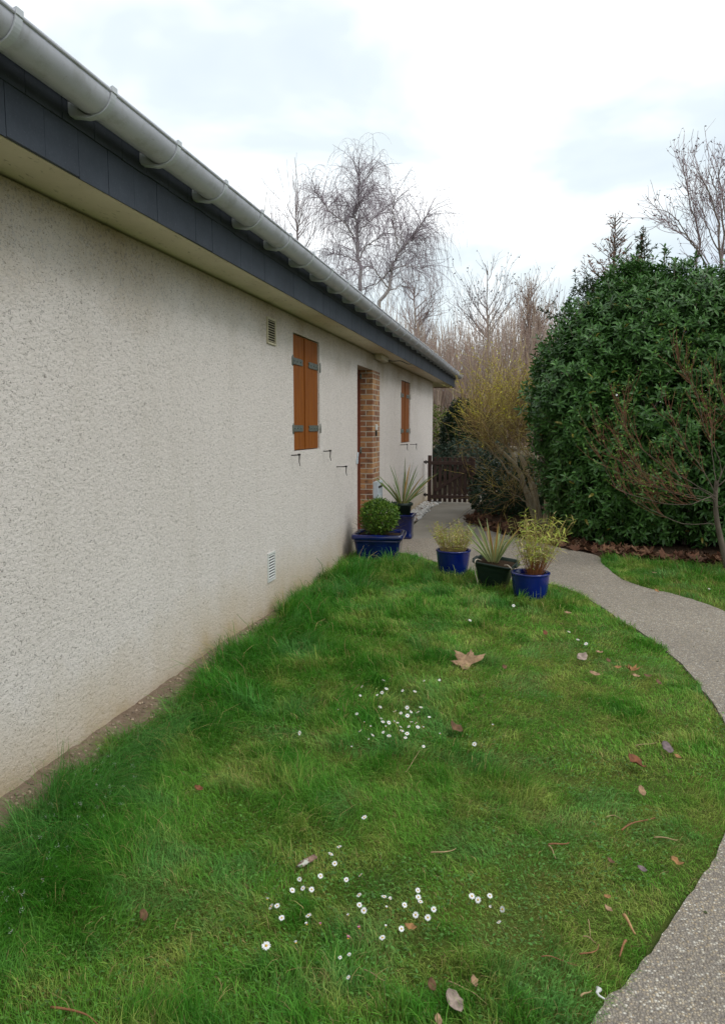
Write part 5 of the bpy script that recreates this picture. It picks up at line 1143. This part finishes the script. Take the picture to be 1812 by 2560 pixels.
bare_tree('drooping bare tree at the right of the birches behind the roof', (930*s, 1000*s), (930*s, 640*s), 27, 1.0, 115, 34, 300, 900, .08, (.34, .27, .265), vase=.5, len1=.34, first=.3, tw=(.008, .0045))
bare_tree('bare tree with brown seed heads at the left edge of the laurel', (1190*s, 1000*s), (1185*s, 655*s), 24, .8, 116, 44, 420, 900, .07, (.36, .26, .21), vase=.9, len1=.4, first=.4, seeds=True, gcol=(.13, .075, .07), tw=(.007, .004))
def conifer(label, px, ytop, Y, W, seed, c0, c1, H0=0.0, brown=0.0):
    r = np.random.default_rng(seed); tp = at(px*s, ytop*s, Y); H = tp[2]; e = empty('conifer', (tp[0], tp[1], 0), label, 'tree'); k = 10; tr = np.stack([np.full(k, tp[0]), np.full(k, tp[1]), np.linspace(0, H, k)], 1)[None]; tr[:, 1:-1, :2] += r.normal(0, .01, (1, k-2, 2)); mesh_np('trunk', *tubes(tr, taper(.07, .006, 1, k), 6), M_BARK, e)
    n = 170; t = r.uniform(.55, .985, n); z = H*t; a = r.uniform(0, 6.3, n); L = W*(1.03-t)/.65*r.uniform(.7, 1.1, n); P = twigs(np.stack([np.full(n, tp[0]), np.full(n, tp[1]), z], 1), np.stack([np.cos(a), np.sin(a), .35+.5*t], 1), L, 6, r, (0, 0, .15), .06)
    n2 = 700; p, d, i, tt = sample(P, n2, .15, 1, r); P2_ = twigs(p, unit(spread(d, r.uniform(.4, .9, n2), r)), L[i]*r.uniform(.15, .4, n2), 4, r); V, F = cat([tubes(P, taper(.007, .003, n, 6)), tubes(P2_, taper(.003, .002, n2, 4))]); mesh_np('branches', V, F, M_TWIG, e, np.tile([.10, .07, .045], (len(V), 1)))
    m = 9000; p, d, i, tt = sample(np.concatenate([P2_]), m, 0, 1, r); V, F = leaves(p, unit(spread(d, r.uniform(.5, 1.1, m), r)), r.normal(0, 1, (m, 3)), np.full(m, .06), np.full(m, .017), r); q = r.random((m, 1)); col = np.array(c0)*(1-q)+np.array(c1)*q
    if brown: bz = (p[:, 2:3] > H*(1-brown)); keep = ~bz[:, 0] | (r.random(m) < .35); col = np.where(bz, np.array([.22, .10, .06]), col)
    else: keep = np.ones(m, bool)
    kk = np.repeat(keep, 8); Fk = F[np.repeat(keep, 8)]
    mesh_np('needles', V, Fk, M_LEAF, e, np.repeat(col, 8, 0))
conifer('pointed conifer with a dead brown top behind the laurel', 1378, 478, 13.2, 1.5, 121, (.018, .045, .014), (.035, .07, .02), brown=.20)
conifer('young spruce tip showing over the laurel', 1441, 505, 13.2, 1.0, 122, (.018, .045, .016), (.045, .085, .03))
def thicket():
    r = np.random.default_rng(131); n = 2000; px = r.uniform(860, 1260, n)*s; Y = r.uniform(21, 31, n); prof = np.interp(px/s, [860, 900, 960, 1040, 1100, 1160, 1260], [740, 770, 790, 790, 780, 760, 750])+r.normal(10, 48, n).clip(-70, 160)
    tp = np.array([at(a, b*s, y) for a, b, y in zip(px, prof, Y)]); st = tp.copy(); st[:, 2] = 0; st[:, :2] += r.normal(0, .35, (n, 2)); d = tp-st; L = np.linalg.norm(d, axis=1); P = twigs(st, d, L*1.0, 8, r, (0, 0, .1), .035)
    n2 = 6500; p, dd, i, t = sample(P, n2, .35, .98, r); P2_ = twigs(p, unit(spread(dd, r.uniform(.2, .8, n2), r)+UP*.4), r.uniform(.3, 1.3, n2), 5, r, (0, 0, .5), .08)
    V, F = cat([tubes(P, taper(r.uniform(.012, .026, n), .004, n, 8)), tubes(P2_, taper(.006, .0035, n2, 5))]); c = np.array([[.38, .27, .22], [.44, .31, .25], [.36, .29, .25], [.48, .38, .28]]); ci = np.concatenate([np.repeat(c[r.integers(0, 4, n)], 24, 0), np.repeat(c[r.integers(0, 4, n2)], 15, 0)])
    tag(mesh_np('thicket', V, F, M_TWIG, None, ci*r.uniform(.8, 1.2, (len(V), 1))), 'dense far thicket of bare reddish brown stems behind the garden', 'thicket', None, 'stuff')
    # undergrowth that closes the view low down
    m = 16000; x = r.uniform(-9, 9, m); y = r.uniform(22, 33, m); z = np.abs(r.normal(0, .55, m)); p = np.stack([x, y, z], 1); V, F = leaves(p, unit(r.normal(0, 1, (m, 3))+UP*.6), r.normal(0, 1, (m, 3)), r.uniform(.08, .22, m), r.uniform(.05, .12, m), r); col = np.array([.07, .085, .03])*(1-r.random((m, 1)))+np.array([.15, .10, .06])*r.random((m, 1))
    tag(mesh_np('undergrowth', V, F, M_LEAF, None, np.repeat(col, 8, 0)), 'low green and brown undergrowth beneath the bare thicket', 'undergrowth', None, 'stuff')
thicket()
for o in bpy.data.objects:
    if '_local' in o: del o['_local']
